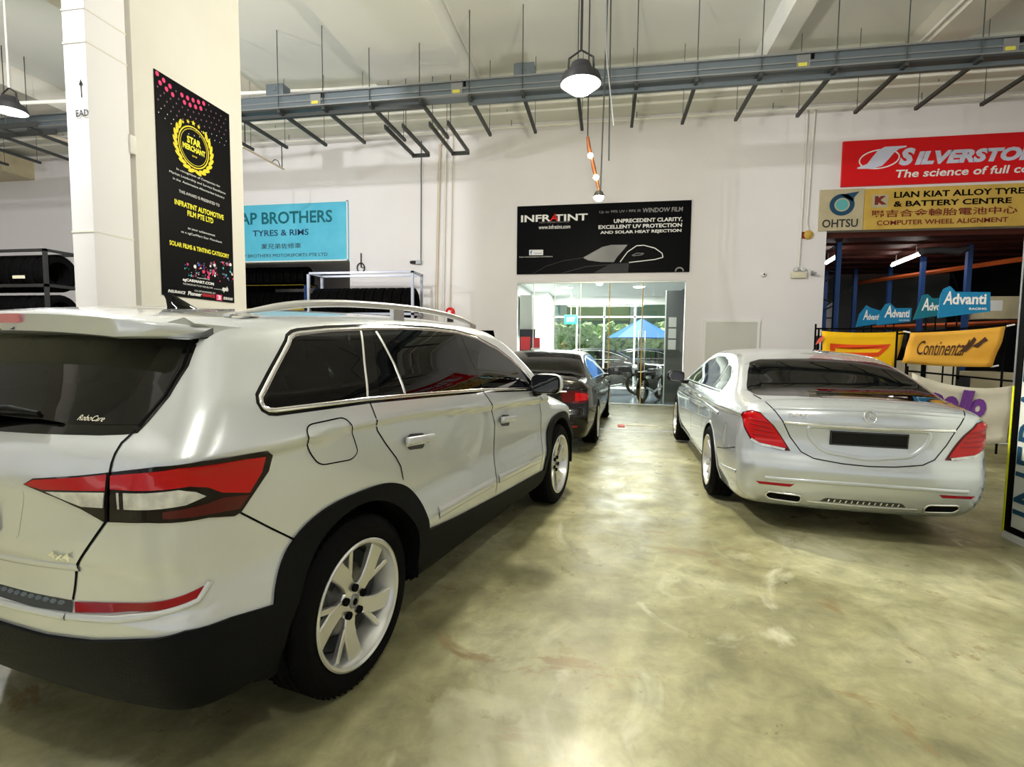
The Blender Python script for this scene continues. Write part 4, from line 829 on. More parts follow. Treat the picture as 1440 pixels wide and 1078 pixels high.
# entrance side behind the viewer: unseen posts and a header beam, added for reflections
for x in (-14, -7.5, 3.2, 9.5): struct(box('pillar', (x-.3,-7.6,0), (x+.3,-7.0,7.2), 'pillar'))
struct(box('added_header_beam', (-20,-7.6,5.4), (14,-7.2,7.7), 'pillar')); struct(mesh('forecourt', [(-45,-60,-.03),(45,-60,-.03),(45,-8,-.03),(-45,-8,-.03)], [(0,1,2,3)], 'yard_concrete'))
# ---------------------------------------------------------------- wheels
def arcs(r, a0, a1, n): return [(r*math.cos(R_(a0+(a1-a0)*k/n)), r*math.sin(R_(a0+(a1-a0)*k/n))) for k in range(n+1)]
def prism(name, poly, y0, y1, m, parent, bev=.004, dish=None):
    """outline in x, z; y0 is the outer face"""
    bm = bmesh.new(); a = [bm.verts.new((p[0], y0+(dish(p) if dish else 0), p[1])) for p in poly]; b_ = [bm.verts.new((p[0]*.99, y1+(dish(p) if dish else 0)*.5, p[1]*.99)) for p in poly]
    bm.faces.new(a); bm.faces.new(b_[::-1])
    for i in range(len(poly)): j = (i+1) % len(poly); bm.faces.new((a[i], b_[i], b_[j], a[j]))
    bmesh.ops.recalc_face_normals(bm, faces=bm.faces)
    if bev: bmesh.ops.bevel(bm, geom=[e for e in bm.edges if e.verts[0] in a and e.verts[1] in a], offset=bev, segments=1, affect='EDGES')
    return from_bm(name, bm, m, parent, angle=30)
def make_wheel(R, rr, w, style, parent, loc, phase=0, side=-1):
    """wheel with its outer face towards -y; side +1 turns it round"""
    h = w/2
    prof = [(rr-.012,-h+.018), (rr+.004,-h+.008), (rr+.02,-h+.0), (rr+.05,-h-.006), ((R+rr)/2+.01,-h-.004), (R-.03,-h+.008), (R-.012,-h+.02), (R-.002,-h+.038)]
    gr = [-.27,-.09,.09,.27]
    for g in gr: y = g*w; prof += [(R,y-.006), (R-.009,y-.004), (R-.009,y+.004), (R,y+.006)]
    prof += [(R-.002,h-.038), (R-.012,h-.02), (R-.03,h-.008), ((R+rr)/2+.01,h+.004), (rr+.02,h), (rr-.012,h-.018)]
    ty = lathe('tyre', prof, 88, 'rubber', parent, 'y', loc, angle=28)
    if side > 0: ty.rotation_euler = (0, 0, PI)
    bm = bmesh.new()
    for k in range(64):   # tread blocks at the shoulders
        a = 2*PI*k/64
        for s in (-1, 1):
            add_box(bm, (-.003,-.020,-.004), (.003,.020,.0004), 0, Matrix.Translation((R*math.cos(a), s*(h-.046), R*math.sin(a))) @ Matrix.Rotation(PI/2-a, 4, 'Y'))
    tb = from_bm('tread_blocks', bm, 'rubber', ty); tb['kind'] = 'stuff'
    rim = lathe('rim', [(rr-.004,-h+.012), (rr+.008,-h+.004), (rr+.010,-h-.002), (rr+.002,-h-.006), (rr-.010,-h+.0), (rr-.014,-h+.016), (rr-.032,-h+.05), (rr-.045,h-.06), (rr-.02,h-.02), (rr-.004,h-.02)], 80, 'alloy', ty, 'y', angle=30)
    lathe('brake_disc', [(.05,-.005), (rr*.66,-.005), (rr*.66,.012), (.05,.012)], 40, 'brake', ty, 'y'); lathe('wheel_back', [(0,.05), (rr-.05,.05)], 40, 'gap', ty, 'y'); lathe('barrel_shade', [(rr*.60,-.012), (rr-.05,-.012)], 40, 'galv_dark', ty, 'y')
    bm = bmesh.new(); add_box(bm, (-rr*.70,-.04,-.07), (-rr*.42,.03,.09), .015); from_bm('brake_caliper', bm, 'galv_dark', ty, angle=40)
    yo = -h+.022; dish = lambda p: .030*max(0, 1-math.hypot(*p)/rr)**1.0 + .0
    if style == 'blade':
        for k in range(5):
            a0 = R_(phase+72*k); c, s = math.cos(a0), math.sin(a0)
            rot = lambda P: [(x*c-z*s, x*s+z*c) for x, z in P]
            Rr = rr-.006
            prism('spoke', rot([(.045,-.040), (.09,-.046), (.15,-.046), (Rr*math.cos(R_(-3)),Rr*math.sin(R_(-3))), (Rr*math.cos(R_(6)),Rr*math.sin(R_(6))), (Rr*math.cos(R_(17)),Rr*math.sin(R_(17))), (.15,.034), (.10,.022), (.045,.026)]), yo, yo+.03, 'alloy', ty, .005, dish)
            prism('spoke', rot([(.095,-.038), (.11,-.052), (Rr*math.cos(R_(-25)),Rr*math.sin(R_(-25))), (Rr*math.cos(R_(-20)),Rr*math.sin(R_(-20))), (.135,-.035)]), yo+.004, yo+.03, 'alloy', ty, .003, dish)
            lathe('lug_hole', [(0,-.002), (.0145,-.002), (.0170,-.006), (.0170,.01)], 14, 'gap', ty, 'y', (.060*math.cos(a0+R_(40)), yo+.014, .060*math.sin(a0+R_(40))))
    else:
        for k in range(15):
            a0 = R_(phase+24*k); c, s = math.cos(a0), math.sin(a0); Rr = rr-.006
            P = [(.05,-.010), (Rr,-.014), (Rr,.014), (.05,.010)]
            prism('spoke', [(x*c-z*s, x*s+z*c) for x, z in P], yo, yo+.03, 'alloy', ty, .003, dish)
    hub = lathe('hub', [(0,yo+.020), (.03,yo+.019), (.072,yo+.022), (.078,yo+.03), (.078,.05), (0,.05)], 30, 'alloy', ty, 'y')
    lathe('hub_cap', [(0,yo+.012), (.026,yo+.012), (.031,yo+.016), (.031,yo+.03)], 24, 'galv_light', ty, 'y'); lathe('cap_mark', [(0,yo+.010), (.014,yo+.010), (.016,yo+.013)], 16, 'gap', ty, 'y')
    return ty
def arch_liner(parent, xw, zw, Ra, yo, side, yi=.62):
    V = []; F = []; n = 26
    for k in range(n+1):
        a = R_(-9+198*k/n)
        for y, r in ((yo-.004, Ra-.004), (yi, Ra-.004), (yi, .02)): V.append((xw+r*math.cos(a), side*y, zw+r*math.sin(a)))
    for k in range(n):
        for j in range(2): F.append((3*k+j, 3*k+j+1, 3*k+4+j, 3*k+3+j))
    return mesh('wheel_arch_liner', V, F, 'gap', parent)
def seats(t, rows, zs, w=.5):
    for x, ys in rows:
        for y in ys:
            bm = bmesh.new(); add_box(bm, (-.05,-w/2,0), (.5,w/2,.16), .04); add_box(bm, (-.12,-w/2,.08), (.02,w/2,.68), .05, Matrix.Rotation(R_(-14), 4, 'Y')); s = from_bm('seat', bm, 'seat', t, loc=(x,y,zs), angle=50)
            bm = bmesh.new(); add_box(bm, (-.33,-.13,.74), (-.23,.13,.92), .04); from_bm('headrest', bm, 'seat', s, angle=50); tubes('headrest_post', [[(-.24,q,.66), (-.27,q,.78)] for q in (-.05,.05)], .008, 'chrome', s, 5)
def rounded_box(name, lo, hi, bev, m, parent, rot=None, seg=3):
    bm = bmesh.new(); add_box(bm, (-(hi[0]-lo[0])/2, -(hi[1]-lo[1])/2, -(hi[2]-lo[2])/2), ((hi[0]-lo[0])/2, (hi[1]-lo[1])/2, (hi[2]-lo[2])/2))
    bmesh.ops.bevel(bm, geom=list(bm.edges), offset=bev, segments=seg, affect='EDGES', profile=.6)
    o = from_bm(name, bm, m, parent, loc=[(a+b)/2 for a, b in zip(lo, hi)], smooth=True, angle=50)
    if rot: o.rotation_euler = rot
    return o
def mirror_unit(t, x, y, z, s, cap, size=1.0):
    """door mirror: cap, black foot and the mirror glass that looks back; y is the centre, s the flank sign"""
    bm = bmesh.new(); bmesh.ops.create_uvsphere(bm, u_segments=24, v_segments=16, radius=1)
    for v in bm.verts:
        X, Y, Z = v.co; X = X*.10 if X > 0 else X*.055; r = (abs(Y)**3+abs(Z)**3)**(1/3); q = math.sqrt(Y*Y+Z*Z)
        k = q/r if r > 1e-6 else 1; v.co = Vector((X*size, Y*k*.125*size, Z*k*.080*size + (.02*size*(-s*Y if False else 0))))
    o = from_bm('mirror_cap', bm, cap, t, loc=(x,y,z), smooth=True)
    P = rounded([(-.105,-.062), (.105,-.062), (.105,.062), (-.105,.062)], .05, 5); V = [(-.058*size, a*size, b*size) for a, b in P]
    bz = mesh('mirror_bezel', [(-.050*size, a*1.13*size, b*1.17*size) for a, b in P] + [(-.060*size, a*1.1*size, b*1.12*size) for a, b in P] + V, [(i, (i+1) % len(P), len(P)+(i+1) % len(P), len(P)+i) for i in range(len(P))] + [(len(P)+i, len(P)+(i+1) % len(P), 2*len(P)+(i+1) % len(P), 2*len(P)+i) for i in range(len(P))], 'gloss_black', o)
    mesh('mirror_glass', V, [list(range(len(V)))[::-1]], 'mirror', o)
    tube('mirror_foot', [(x+.02,y-s*.05*size,z-.055*size), (x+.03,y-s*.10,z-.085*size), (x+.03,y-s*.20,z-.085*size)], [.03*size,.026*size,.032*size], 'gloss_black', t, 8)
mat('mirror', (.09,.09,.095), .02, 1)
def grille_pattern(name, shape, view, poly, m, parent, w=.034, off=.004):
    """raised hexagon cells"""
    lo, hi = np.min(poly, 0), np.max(poly, 0); V = []; F = []; h = w*.5; i = 0; x = lo[0]
    while x < hi[0]:
        for j, z in enumerate(np.arange(lo[1]-.01, hi[1]+.01, h*.92)):
            cx = x + (w*.5 if j % 2 else 0); P = [(cx+w*.44*math.cos(R_(60*k+0)), z+h*.42*math.sin(R_(60*k))) for k in range(6)]
            if inpoly(np.array(P), poly).all(): n = len(V); V += P; F.append(list(range(n, n+6)))
        x += w
    if not V: return
    P, N = onto(shape, view, np.array(V)); mesh(name, P+N*off, F, m, parent, True, N)

# ---------------------------------------------------------------- the silver SUV
def build_suv():
    sh = SUV; t = thing('suv', 'large silver seven seat SUV filling the left foreground, rear end towards the viewer', 'car', (-1.975,2.27,0), PI/2-.2065)
    WB, ZW, RW, RA = 2.97, .378, .378, .452
    dlo = [(-.468,1.315),(-.474,1.296),(-.470,1.281),(-.455,1.271),(-.430,1.267),(-.217,1.265),(.062,1.262),(.551,1.245),(1.234,1.217),(2.0,1.168),(2.20,1.160),(2.18,1.20),(2.06,1.285),(1.93,1.378),(1.75,1.468),(1.475,1.550),(1.232,1.580),(.922,1.590),(.575,1.587),(.31,1.577),(.009,1.558),(-.16,1.541),(-.195,1.534),(-.225,1.520),(-.243,1.500)]
    rg = [(0,1.222),(.39,1.230),(.65,1.238),(.765,1.246),(.79,1.335),(.785,1.42),(.760,1.498),(.56,1.522),(0,1.535),(-.56,1.522),(-.760,1.498),(-.785,1.42),(-.79,1.335),(-.765,1.246),(-.65,1.238),(-.39,1.230)]
    ws = [(-.80,1.20),(.80,1.20),(.70,1.615),(-.70,1.615)]
    V, F, N = body_mesh(sh, .0215, -1.1, 4.1, 1.12, .18, 1.85, [(0,ZW),(WB,ZW)], RA, [('right', dlo), ('rear', rg), ('front', ws)])
    o = mesh('body', V, F, 'silver_paint', t, True, N); o.data.materials.append(MAT['black_plastic']); Cz = V[np.array(F)].mean(1); o.data.polygons.foreach_set('material_index', [int(c[2] < (.44 if c[0] < -.4 else .38)) for c in Cz])
    B = (1, -1)
    # side glazing
    patch('pillar_trim', sh, 'right', rounded([(.055,1.262),(.155,1.262),(.335,1.555),(.30,1.575),(.240,1.572)], .01), 'gloss_black', t, .001, .05, B)
    patch('pillar_trim', sh, 'right', [(1.075,1.224),(1.215,1.217),(1.262,1.555),(1.262,1.578),(1.175,1.580)], 'gloss_black', t, .001, .05, B)
    qg = [(-.460,1.315),(-.466,1.296),(-.460,1.283),(-.448,1.276),(-.42,1.272),(.062,1.262),(.245,1.565),(-.16,1.535),(-.195,1.528),(-.222,1.514),(-.238,1.495)]
    rdg = [(.155,1.265),(.37,1.257),(1.08,1.228),(1.185,1.578),(.6,1.582),(.335,1.570)]
    fg = [(1.21,1.222),(1.98,1.175),(2.08,1.172),(2.04,1.25),(1.92,1.370),(1.74,1.460),(1.47,1.542),(1.255,1.572)]
    for p, n, m_ in ((qg,'rear_quarter_window','tint'), (rdg,'rear_door_window','tint'), (fg,'front_door_window','tint_light')): patch(n, sh, 'right', p, m_, t, .002, .05, B)
    strip('window_rubber', sh, 'right', dlo, 'gloss_black', t, .020, .0022, .0005, True, B)
    strip('chrome_trim', sh, 'right', dlo, 'chrome', t, .0085, .005, .001, True, B, .025)
    strip('window_divider', sh, 'right', [(.355,1.262),(.375,1.40),(.355,1.562)], 'satin_silver', t, .008, .003, .002, False, B)
    strip('window_divider', sh, 'right', [(.070,1.27),(.235,1.56)], 'satin_silver', t, .006, .003, .002, False, B)
    # rear glass
    patch('rear_window', sh, 'rear', rg, 'tint_dark', t, .002, .06)
    strip('window_rubber', sh, 'rear', rg, 'gloss_black', t, .022, .002, .0006, True)
    patch('glass_edge', sh, 'rear', [(.60,1.243),(.765,1.25),(.79,1.335),(.785,1.42),(.760,1.495),(.68,1.50),(.68,1.33)], 'gloss_black', t, .0035, .05)
    patch('glass_edge', sh, 'rear', [(-.60,1.243),(-.765,1.25),(-.79,1.335),(-.785,1.42),(-.760,1.495),(-.68,1.50),(-.68,1.33)], 'gloss_black', t, .0035, .05)
    patch('windscreen', sh, 'front', ws, 'tint_light', t, .002, .08)
    text('RoboCare', (.53,.635,1.252,1.268), body_map(sh, 'rear', .004), 'cream_box', t, shear=.3)
    # tailgate, lamps
    for s in B:
        lab = 'right' if s > 0 else 'left'
        P0 = [(-.898,-.424,1.063),(-.894,-.467,1.084),(-.87,-.638,1.104),(-.848,-.749,1.120),(-.808,-.891,1.142),(-.72,-.965,1.148),(-.584,-.979,1.142),(-.493,-.981,1.137),(-.471,-.974,1.118),(-.486,-.97,1.065),(-.588,-.956,.952),(-.612,-.954,.946),(-.696,-.946,.966),(-.824,-.868,.980),(-.856,-.728,.974),(-.87,-.653,1.006),(-.884,-.559,1.034)]
        o = patch('tail_lamp', sh, 'diag', to2d('diag', P0), 'lens_black', t, .006, .03, (s,), .004)[0]
        def lens(nm, P, m_, off): patch(nm, sh, 'diag', to2d('diag', P), m_, o, off, .03, (s,), .001)
        lens('red_lens', [(-.898,-.433,1.064),(-.894,-.47,1.080),(-.871,-.639,1.099),(-.850,-.746,1.114),(-.857,-.75,1.069),(-.891,-.507,1.055)], 'red_lens', .0085)
        lens('red_lens', [(-.849,-.760,1.112),(-.776,-.935,1.136),(-.579,-.972,1.130),(-.500,-.973,1.122),(-.516,-.969,1.068),(-.560,-.962,1.010),(-.655,-.953,1.035),(-.700,-.950,1.062),(-.752,-.943,1.076),(-.855,-.766,1.074)], 'red_lens', .0085)
        lens('red_lens_lower', [(-.560,-.962,1.004),(-.594,-.956,.966),(-.678,-.949,.975),(-.800,-.90,.990),(-.800,-.90,1.010),(-.700,-.95,1.012),(-.650,-.953,1.018)], 'dark_red_lens', .0085)
        lens('indicator_lens', [(-.89,-.525,1.050),(-.858,-.745,1.064),(-.857,-.734,1.018),(-.87,-.657,1.016),(-.882,-.585,1.034)], 'clear_lens', .009)
        lens('indicator_lens', [(-.849,-.785,1.066),(-.776,-.931,1.070),(-.735,-.945,1.056),(-.705,-.948,1.036),(-.76,-.936,1.022),(-.848,-.785,1.018)], 'clear_lens', .009)
        strip('lamp_gap', sh, 'diag', to2d('diag', [(-.848,-.752,1.120),(-.857,-.744,.975)]), 'gap', t, .004, .001, .0095, False, (s,))
        strip('lamp_line', sh, 'diag', to2d('diag', [(-.845,-.800,1.068),(-.846,-.800,1.018)]), 'lens_black', o, .006, .001, .0092, False, (s,))
        # reflector in a recess with its lip
        P1 = [(-.853,-.564,.698),(-.815,-.815,.724),(-.760,-.92,.744),(-.709,-.944,.757),(-.722,-.942,.739),(-.736,-.938,.727),(-.774,-.909,.716),(-.808,-.836,.702),(-.842,-.711,.684),(-.869,-.59,.674)]
        patch('reflector', sh, 'diag', to2d('diag', P1), 'reflector_red', t, .005, .03, (s,), .004)
        strip('bumper_lip', sh, 'diag', to2d('diag', [(-.87,-.56,.662),(-.847,-.73,.672),(-.803,-.857,.694),(-.735,-.943,.718),(-.700,-.95,.762)]), 'silver_paint', t, .010, .010, .001, False, (s,))
        # gaps
        yy = s
        strip('panel_gap', sh, 'rear', [(.768,1.500),(.795,1.42),(.797,1.333),(.770,1.245)], 'gap', t, .004, 0, .0026, False, (s,))
        strip('panel_gap', sh, 'rear', [(.770,1.245),(.745,1.20),(.749,1.12)], 'gap', t, .004, 0, .0016, False, (s,))
        strip('panel_gap', sh, 'rear', [(.732,.974),(.588,.809),(.552,.702)], 'gap', t, .004, 0, .0016, False, (s,))
        strip('panel_gap', sh, 'right', [(-.587,.950),(-.474,.864),(-.339,.765)], 'gap', t, .0035, 0, .0016, False, (s,))
    hx = [(-.552,.700),(-.39,.698),(0,.700),(.39,.698),(.552,.700),(.575,.673),(.416,.668),(0,.676),(-.416,.668),(-.575,.673)]
    o = patch('hexagon_panel', sh, 'rear', hx, 'galv_dark', t, .0015, .04)[0]; grille_pattern('hexagon_cells', sh, 'rear', np.array(hx), 'galv', o)
    strip('bumper_lip', sh, 'rear', [(-.56,.660),(-.25,.656),(0,.657),(.25,.656),(.56,.660)], 'silver_paint', t, .010, .010, .001)
    strip('tailgate_crease', sh, 'rear', [(-.60,.812),(-.3,.800),(0,.796),(.3,.800),(.60,.812)], 'silver_paint', t, .012, .005, .0005)
    # number plate and its recess
    patch('plate_recess', sh, 'rear', rounded([(-.36,.875),(.36,.875),(.42,1.045),(-.42,1.045)], .03), 'silver_paint', t, .0015, .05, (1,), .003)
    o = patch('number_plate', sh, 'rear', [(-.275,.895),(.275,.895),(.275,1.015),(-.275,1.015)], 'plate_black', t, .010, .06, (1,), .004)[0]
    strip('plate_rim', sh, 'rear', [(-.268,.902),(.268,.902),(.268,1.008),(-.268,1.008)], 'plate_white', o, .004, .001, .0115, True)
    patch('tailgate_handle', sh, 'rear', rounded([(-.30,1.052),(.30,1.052),(.30,1.085),(-.30,1.085)], .012), 'chrome', t, .012, .05, (1,), .008)
    text('4x4', (.498,.588,.838,.862), body_map(sh, 'rear', .006), 'chrome', t, bold=.02)
    # black cladding: bumper, arches, sills
    cl = [(-.836,.205),(-.70,.205),(-.55,.20)]
    bum = [(-.9,.232),(.9,.232)]
    top = [(-.898,0,.590),(-.898,-.236,.590),(-.884,-.461,.587),(-.863,-.653,.600),(-.835,-.822,.626),(-.775,-.938,.645),(-.647,-.974,.632),(-.478,-.99,.603)]
    d2 = [tuple(q) for q in to2d('diag', top)]
    lowp = [(-.80,0,.362),(-.80,-.3,.362),(-.79,-.55,.364),(-.76,-.75,.368),(-.74,-.86,.372),(-.66,-.94,.368),(-.478,-.955,.352)]
    l2 = [tuple(q) for q in to2d('diag', lowp)]
    patch('rear_bumper_cladding', sh, 'diag', d2 + l2[::-1], 'black_plastic', t, .012, .035, B, .006)
    for xw, sides, e0, e1 in ((0, B, -8, 186), (WB, B, -8, 187)):
        outer = [(xw+.512*math.cos(R_(a)), ZW+.502*math.sin(R_(a))) for a in np.linspace(e0 if xw else 14, e1 if xw else 152, 36)]
        if True: outer = [(xw+(.515 if xw == 0 else .500)*math.copysign(abs(math.cos(R_(a)))**(2/2.8), math.cos(R_(a))), ZW+.495*math.copysign(abs(math.sin(R_(a)))**(2/2.8), math.sin(R_(a)))) for a in np.linspace(-5, 184, 56)]
        inner = [(xw+(RA-.012)*math.cos(R_(a)), ZW+(RA-.012)*math.sin(R_(a))) for a in np.linspace(-8, 186, 44)]
        patch('wheel_arch_cladding', sh, 'right', [tuple(p) for p in outer] + [tuple(p) for p in inner[::-1]], 'black_plastic', t, .012, .035, B, .05)
        for s in B: arch_liner(t, xw, ZW, RA, .985 if xw == 0 else .97, s)
    sill = [(.505,.545),(.82,.512),(1.454,.472),(2.25,.436),(2.49,.425),(2.49,.285),(1.4,.280),(.46,.285),(.47,.34),(.51,.42)]
    patch('sill_cladding', sh, 'right', sill, 'black_plastic', t, .012, .04, B, .006)
    patch('front_bumper_cladding', sh, 'right', [(3.44,.285),(3.70,.30),(3.72,.50),(3.47,.46)], 'black_plastic', t, .01, .04, B, .006)
    # doors: gaps, flap, handles, lower bright edge
    for pts in ([(.075,1.252),(.084,1.186),(.113,1.117),(.174,1.050),(.262,.966),(.302,.915),(.325,.845)], [(1.215,1.205),(1.275,1.15),(1.36,1.07),(1.425,.97),(1.425,.80),(1.400,.643),(1.405,.50)], [(2.20,1.13),(2.33,1.05),(2.41,.92),(2.42,.78),(2.38,.62),(2.36,.445)], [(2.75,1.115),(2.55,1.150),(2.28,1.155)]):
        strip('panel_gap', sh, 'right', pts, 'gap', t, .0035, 0, .0016, False, B)
    fl_ = rounded([(-.330,1.200),(-.10,1.206),(-.052,1.12),(-.02,1.045),(-.06,1.022),(-.245,1.035),(-.30,1.10)], .05, 6)
    patch('fuel_flap', sh, 'right', fl_, 'silver_paint', t, .0012, .03, (1,)); strip('panel_gap', sh, 'right', fl_, 'gap', t, .0028, 0, .0018, True, (1,))
    for x0, x1, z0, z1 in ((.315,.565,1.030,1.012), (1.49,1.74,.985,.965)):
        for s in B:
            o = patch('handle_cup', sh, 'right', rounded([(x0+.04,z0-.045),(x1-.05,z1-.045),(x1-.05,z1+.035),(x0+.04,z0+.035)], .03), 'gap' if False else 'galv_dark', t, .002, .03, (s,))[0]
            yb = -s*(float(sh.halfw(np.array((x0+x1)/2), np.array(z0)))+.026)
            rounded_box('door_handle', (x0,yb-.014,z0-.020), (x1,yb+.014,z0+.018), .012, 'silver_trim', t, (0,R_(4),0)); rounded_box('handle_chrome', (x0+.01,yb-s*-.012-.010*1,z0-.028), (x1-.04,yb+.012,z0-.019), .003, 'chrome', t, (0,R_(4),0))
    strip('door_blade', sh, 'right', [(.62,.598),(1.0,.598),(1.38,.590)], 'silver_paint', t, .034, .007, -.001, False, B); strip('door_blade', sh, 'right', [(1.44,.588),(1.9,.570),(2.34,.545)], 'silver_paint', t, .032, .007, -.001, False, B)
    # roof rails
    for s in B:
        P = [(-.40,-.695,1.602),(-.25,-.70,1.632),(.0,-.71,1.672),(.3,-.715,1.694),(.8,-.715,1.706),(1.2,-.715,1.694),(1.50,-.71,1.664),(1.66,-.70,1.638)]
        bm = bmesh.new(); c = spl([p[0] for p in P], [p[2] for p in P]); cy_ = spl([p[0] for p in P], [p[1] for p in P]); xs_ = np.linspace(-.40, 1.66, 40); rings = []
        for x in xs_:
            z = float(c(x)); y = float(cy_(x))*s; e = min(1, (x+.42)/.25, (1.68-x)/.25); h = .017*max(e, .35); w = .018
            rings.append([bm.verts.new((x, y+w*math.cos(a)*(abs(math.cos(a))**-.3 if abs(math.cos(a)) > .01 else 1), z+h*math.sin(a))) for a in np.linspace(0, 2*PI, 13)[:-1]])
        for a, b_ in zip(rings, rings[1:]):
            for k in range(12): bm.faces.new((a[k], a[(k+1) % 12], b_[(k+1) % 12], b_[k]))
        bm.faces.new(rings[0]); bm.faces.new(rings[-1][::-1]); from_bm('roof_rail', bm, 'satin_silver', t, smooth=True, angle=60)
        for x in (-.33, .66, 1.58): box('rail_foot', (x-.05,s*-.715-.012,1.60), (x+.05,s*-.715+.012,float(c(x))-.005), 'satin_silver', t)
    # spoiler
    ys = np.linspace(-.79, .79, 35); bm = bmesh.new(); rings = []
    for y in ys:
        a = abs(y); cr = .035*(a/.8)**2.5; e = max(0, (a-.66)/.13); tail = -.795+cr+.20*e**2.2; zt = 1.600-.034*(a/.8)**2.4-.020*e
        zr = max(1.53, float(sh.cast(np.array([[-.42,y,2.2]]), np.array([[-.42,y,.9]]))[0][2])); th = .070*(1-.55*e)
        rings.append([bm.verts.new(p) for p in ((-.42,y,zr+.002), (-.60,y,(zr+zt)/2+.012), (tail+.03,y,zt+.004), (tail+.006,y,zt), (tail,y,zt-.008), (tail+.012,y,zt-th+.006), (tail+.03,y,zt-th), (-.66+cr,y,1.520-.012*(a/.8)**2), (-.55,y,1.53-.012*(a/.8)**2), (-.42,y,1.54))])
    for a, b_ in zip(rings, rings[1:]):
        for k in range(10): bm.faces.new((a[k], a[(k+1) % 10], b_[(k+1) % 10], b_[k]))
    bm.faces.new(rings[0]); bm.faces.new(rings[-1][::-1]); sp = from_bm('spoiler', bm, 'silver_trim', t, smooth=True, angle=45)
    V = []
    for z_, off in ((1.590,.0), (1.560,.0)):
        for y in np.linspace(-.23, .23, 13): V.append((-.800+.035*(abs(y)/.8)**2.5+(0 if z_ > 1.57 else .008)-.003, y+(.0), z_))
    mesh('brake_lamp', V, [(i, i+1, 14+i, 13+i) for i in range(12)], 'brake_lamp', sp, True)
    V = [(-.785+.003*(k % 2), y, z_) for z_ in (1.552,1.538) for k, y in enumerate(np.linspace(-.17, .25, 9))]; mesh('washer_slot', V, [(i, i+1, 10+i, 9+i) for i in range(8)], 'gloss_black', sp)
    strip('panel_gap', sh, 'top', [(-.412,.66),(-.41,.5),(-.405,.2),(-.405,-.2),(-.41,-.5),(-.412,-.66)], 'gap', t, .003, 0, .004)
    # antenna
    bm = bmesh.new(); zb = 1.655; pr = [(.00,.040,zb-.01), (.03,.040,zb+.005), (.10,.022,zb+.05), (.145,.009,zb+.075), (.17,.004,zb+.078)]
    base = [(-.13,.0), (-.05,.028), (.06,.030), (.12,.0)]
    rings = [[bm.verts.new(v) for v in ((x1,0,z), ((x0+x1)/2,w,z), (x0,0,z), ((x0+x1)/2,-w,z))] for x0, x1, w, z in ((-.06,.13,.035,zb-.012), (-.055,.10,.030,zb+.010), (-.06,.03,.014,zb+.045), (-.075,-.035,.005,zb+.075))]
    for a, b_ in zip(rings, rings[1:]):
        for k in range(4): bm.faces.new((a[k], a[(k+1) % 4], b_[(k+1) % 4], b_[k]))
    bm.faces.new(rings[-1]); bm.faces.new(rings[0][::-1]); from_bm('antenna', bm, 'gloss_black', t, loc=(-.08,0,-.003), angle=50)
    # rear wiper
    w = lathe('wiper', [(0,-.05), (.035,-.045), (.045,0), (.045,.01)], 16, 'black_plastic', t, 'x', (-.84,0,1.20)); tube('wiper_arm', [(-.03,0,.03), (-.035,-.12,.075), (-.02,-.28,.085), (-.012,-.42,.075)], [.016,.014,.010,.007], 'black_plastic', w); tube('wiper_blade', [(-.005,-.10,.060), (-.006,-.42,.066)], .007, 'gap', w, 6); tube('wiper_highlight', [(-.045,-.05,.07), (-.047,-.13,.085)], .005, 'satin_silver', w, 6)
    # mirrors, wheels, cabin
    mirror_unit(t, 2.10, -1.12, 1.205, -1, 'silver_paint'); mirror_unit(t, 2.10, 1.12, 1.205, 1, 'silver_paint')
    for xw, ph in ((0, 46), (WB, 20)):
        for s in (-1, 1): make_wheel(RW, .2663, .235, 'blade', t, (xw, s*.855, ZW), ph, s)
    seats(t, ((1.25,(-.38,.38)), (.35,(-.42,0,.42))), .62); box('cabin_floor', (-.6,-.78,.50), (2.6,.78,.60), 'cabin', t); box('boot_floor', (-.72,-.70,.60), (.1,.70,.98), 'cabin', t)
    rounded_box('dashboard', (2.0,-.74,.85), (2.6,.74,1.16), .06, 'cabin', t); o = lathe('steering_wheel', [(.17,-.012), (.19,0), (.17,.012), (.155,0)], 26, 'cabin', t, 'x', (1.88,-.38,1.13), True); o.rotation_euler = (0,R_(24),0)
    strip('door_mirror_base', sh, 'right', [(2.04,1.168),(2.20,1.160)], 'gloss_black', t, .02, .006, .002, False, B)
    return t
suv = build_suv()

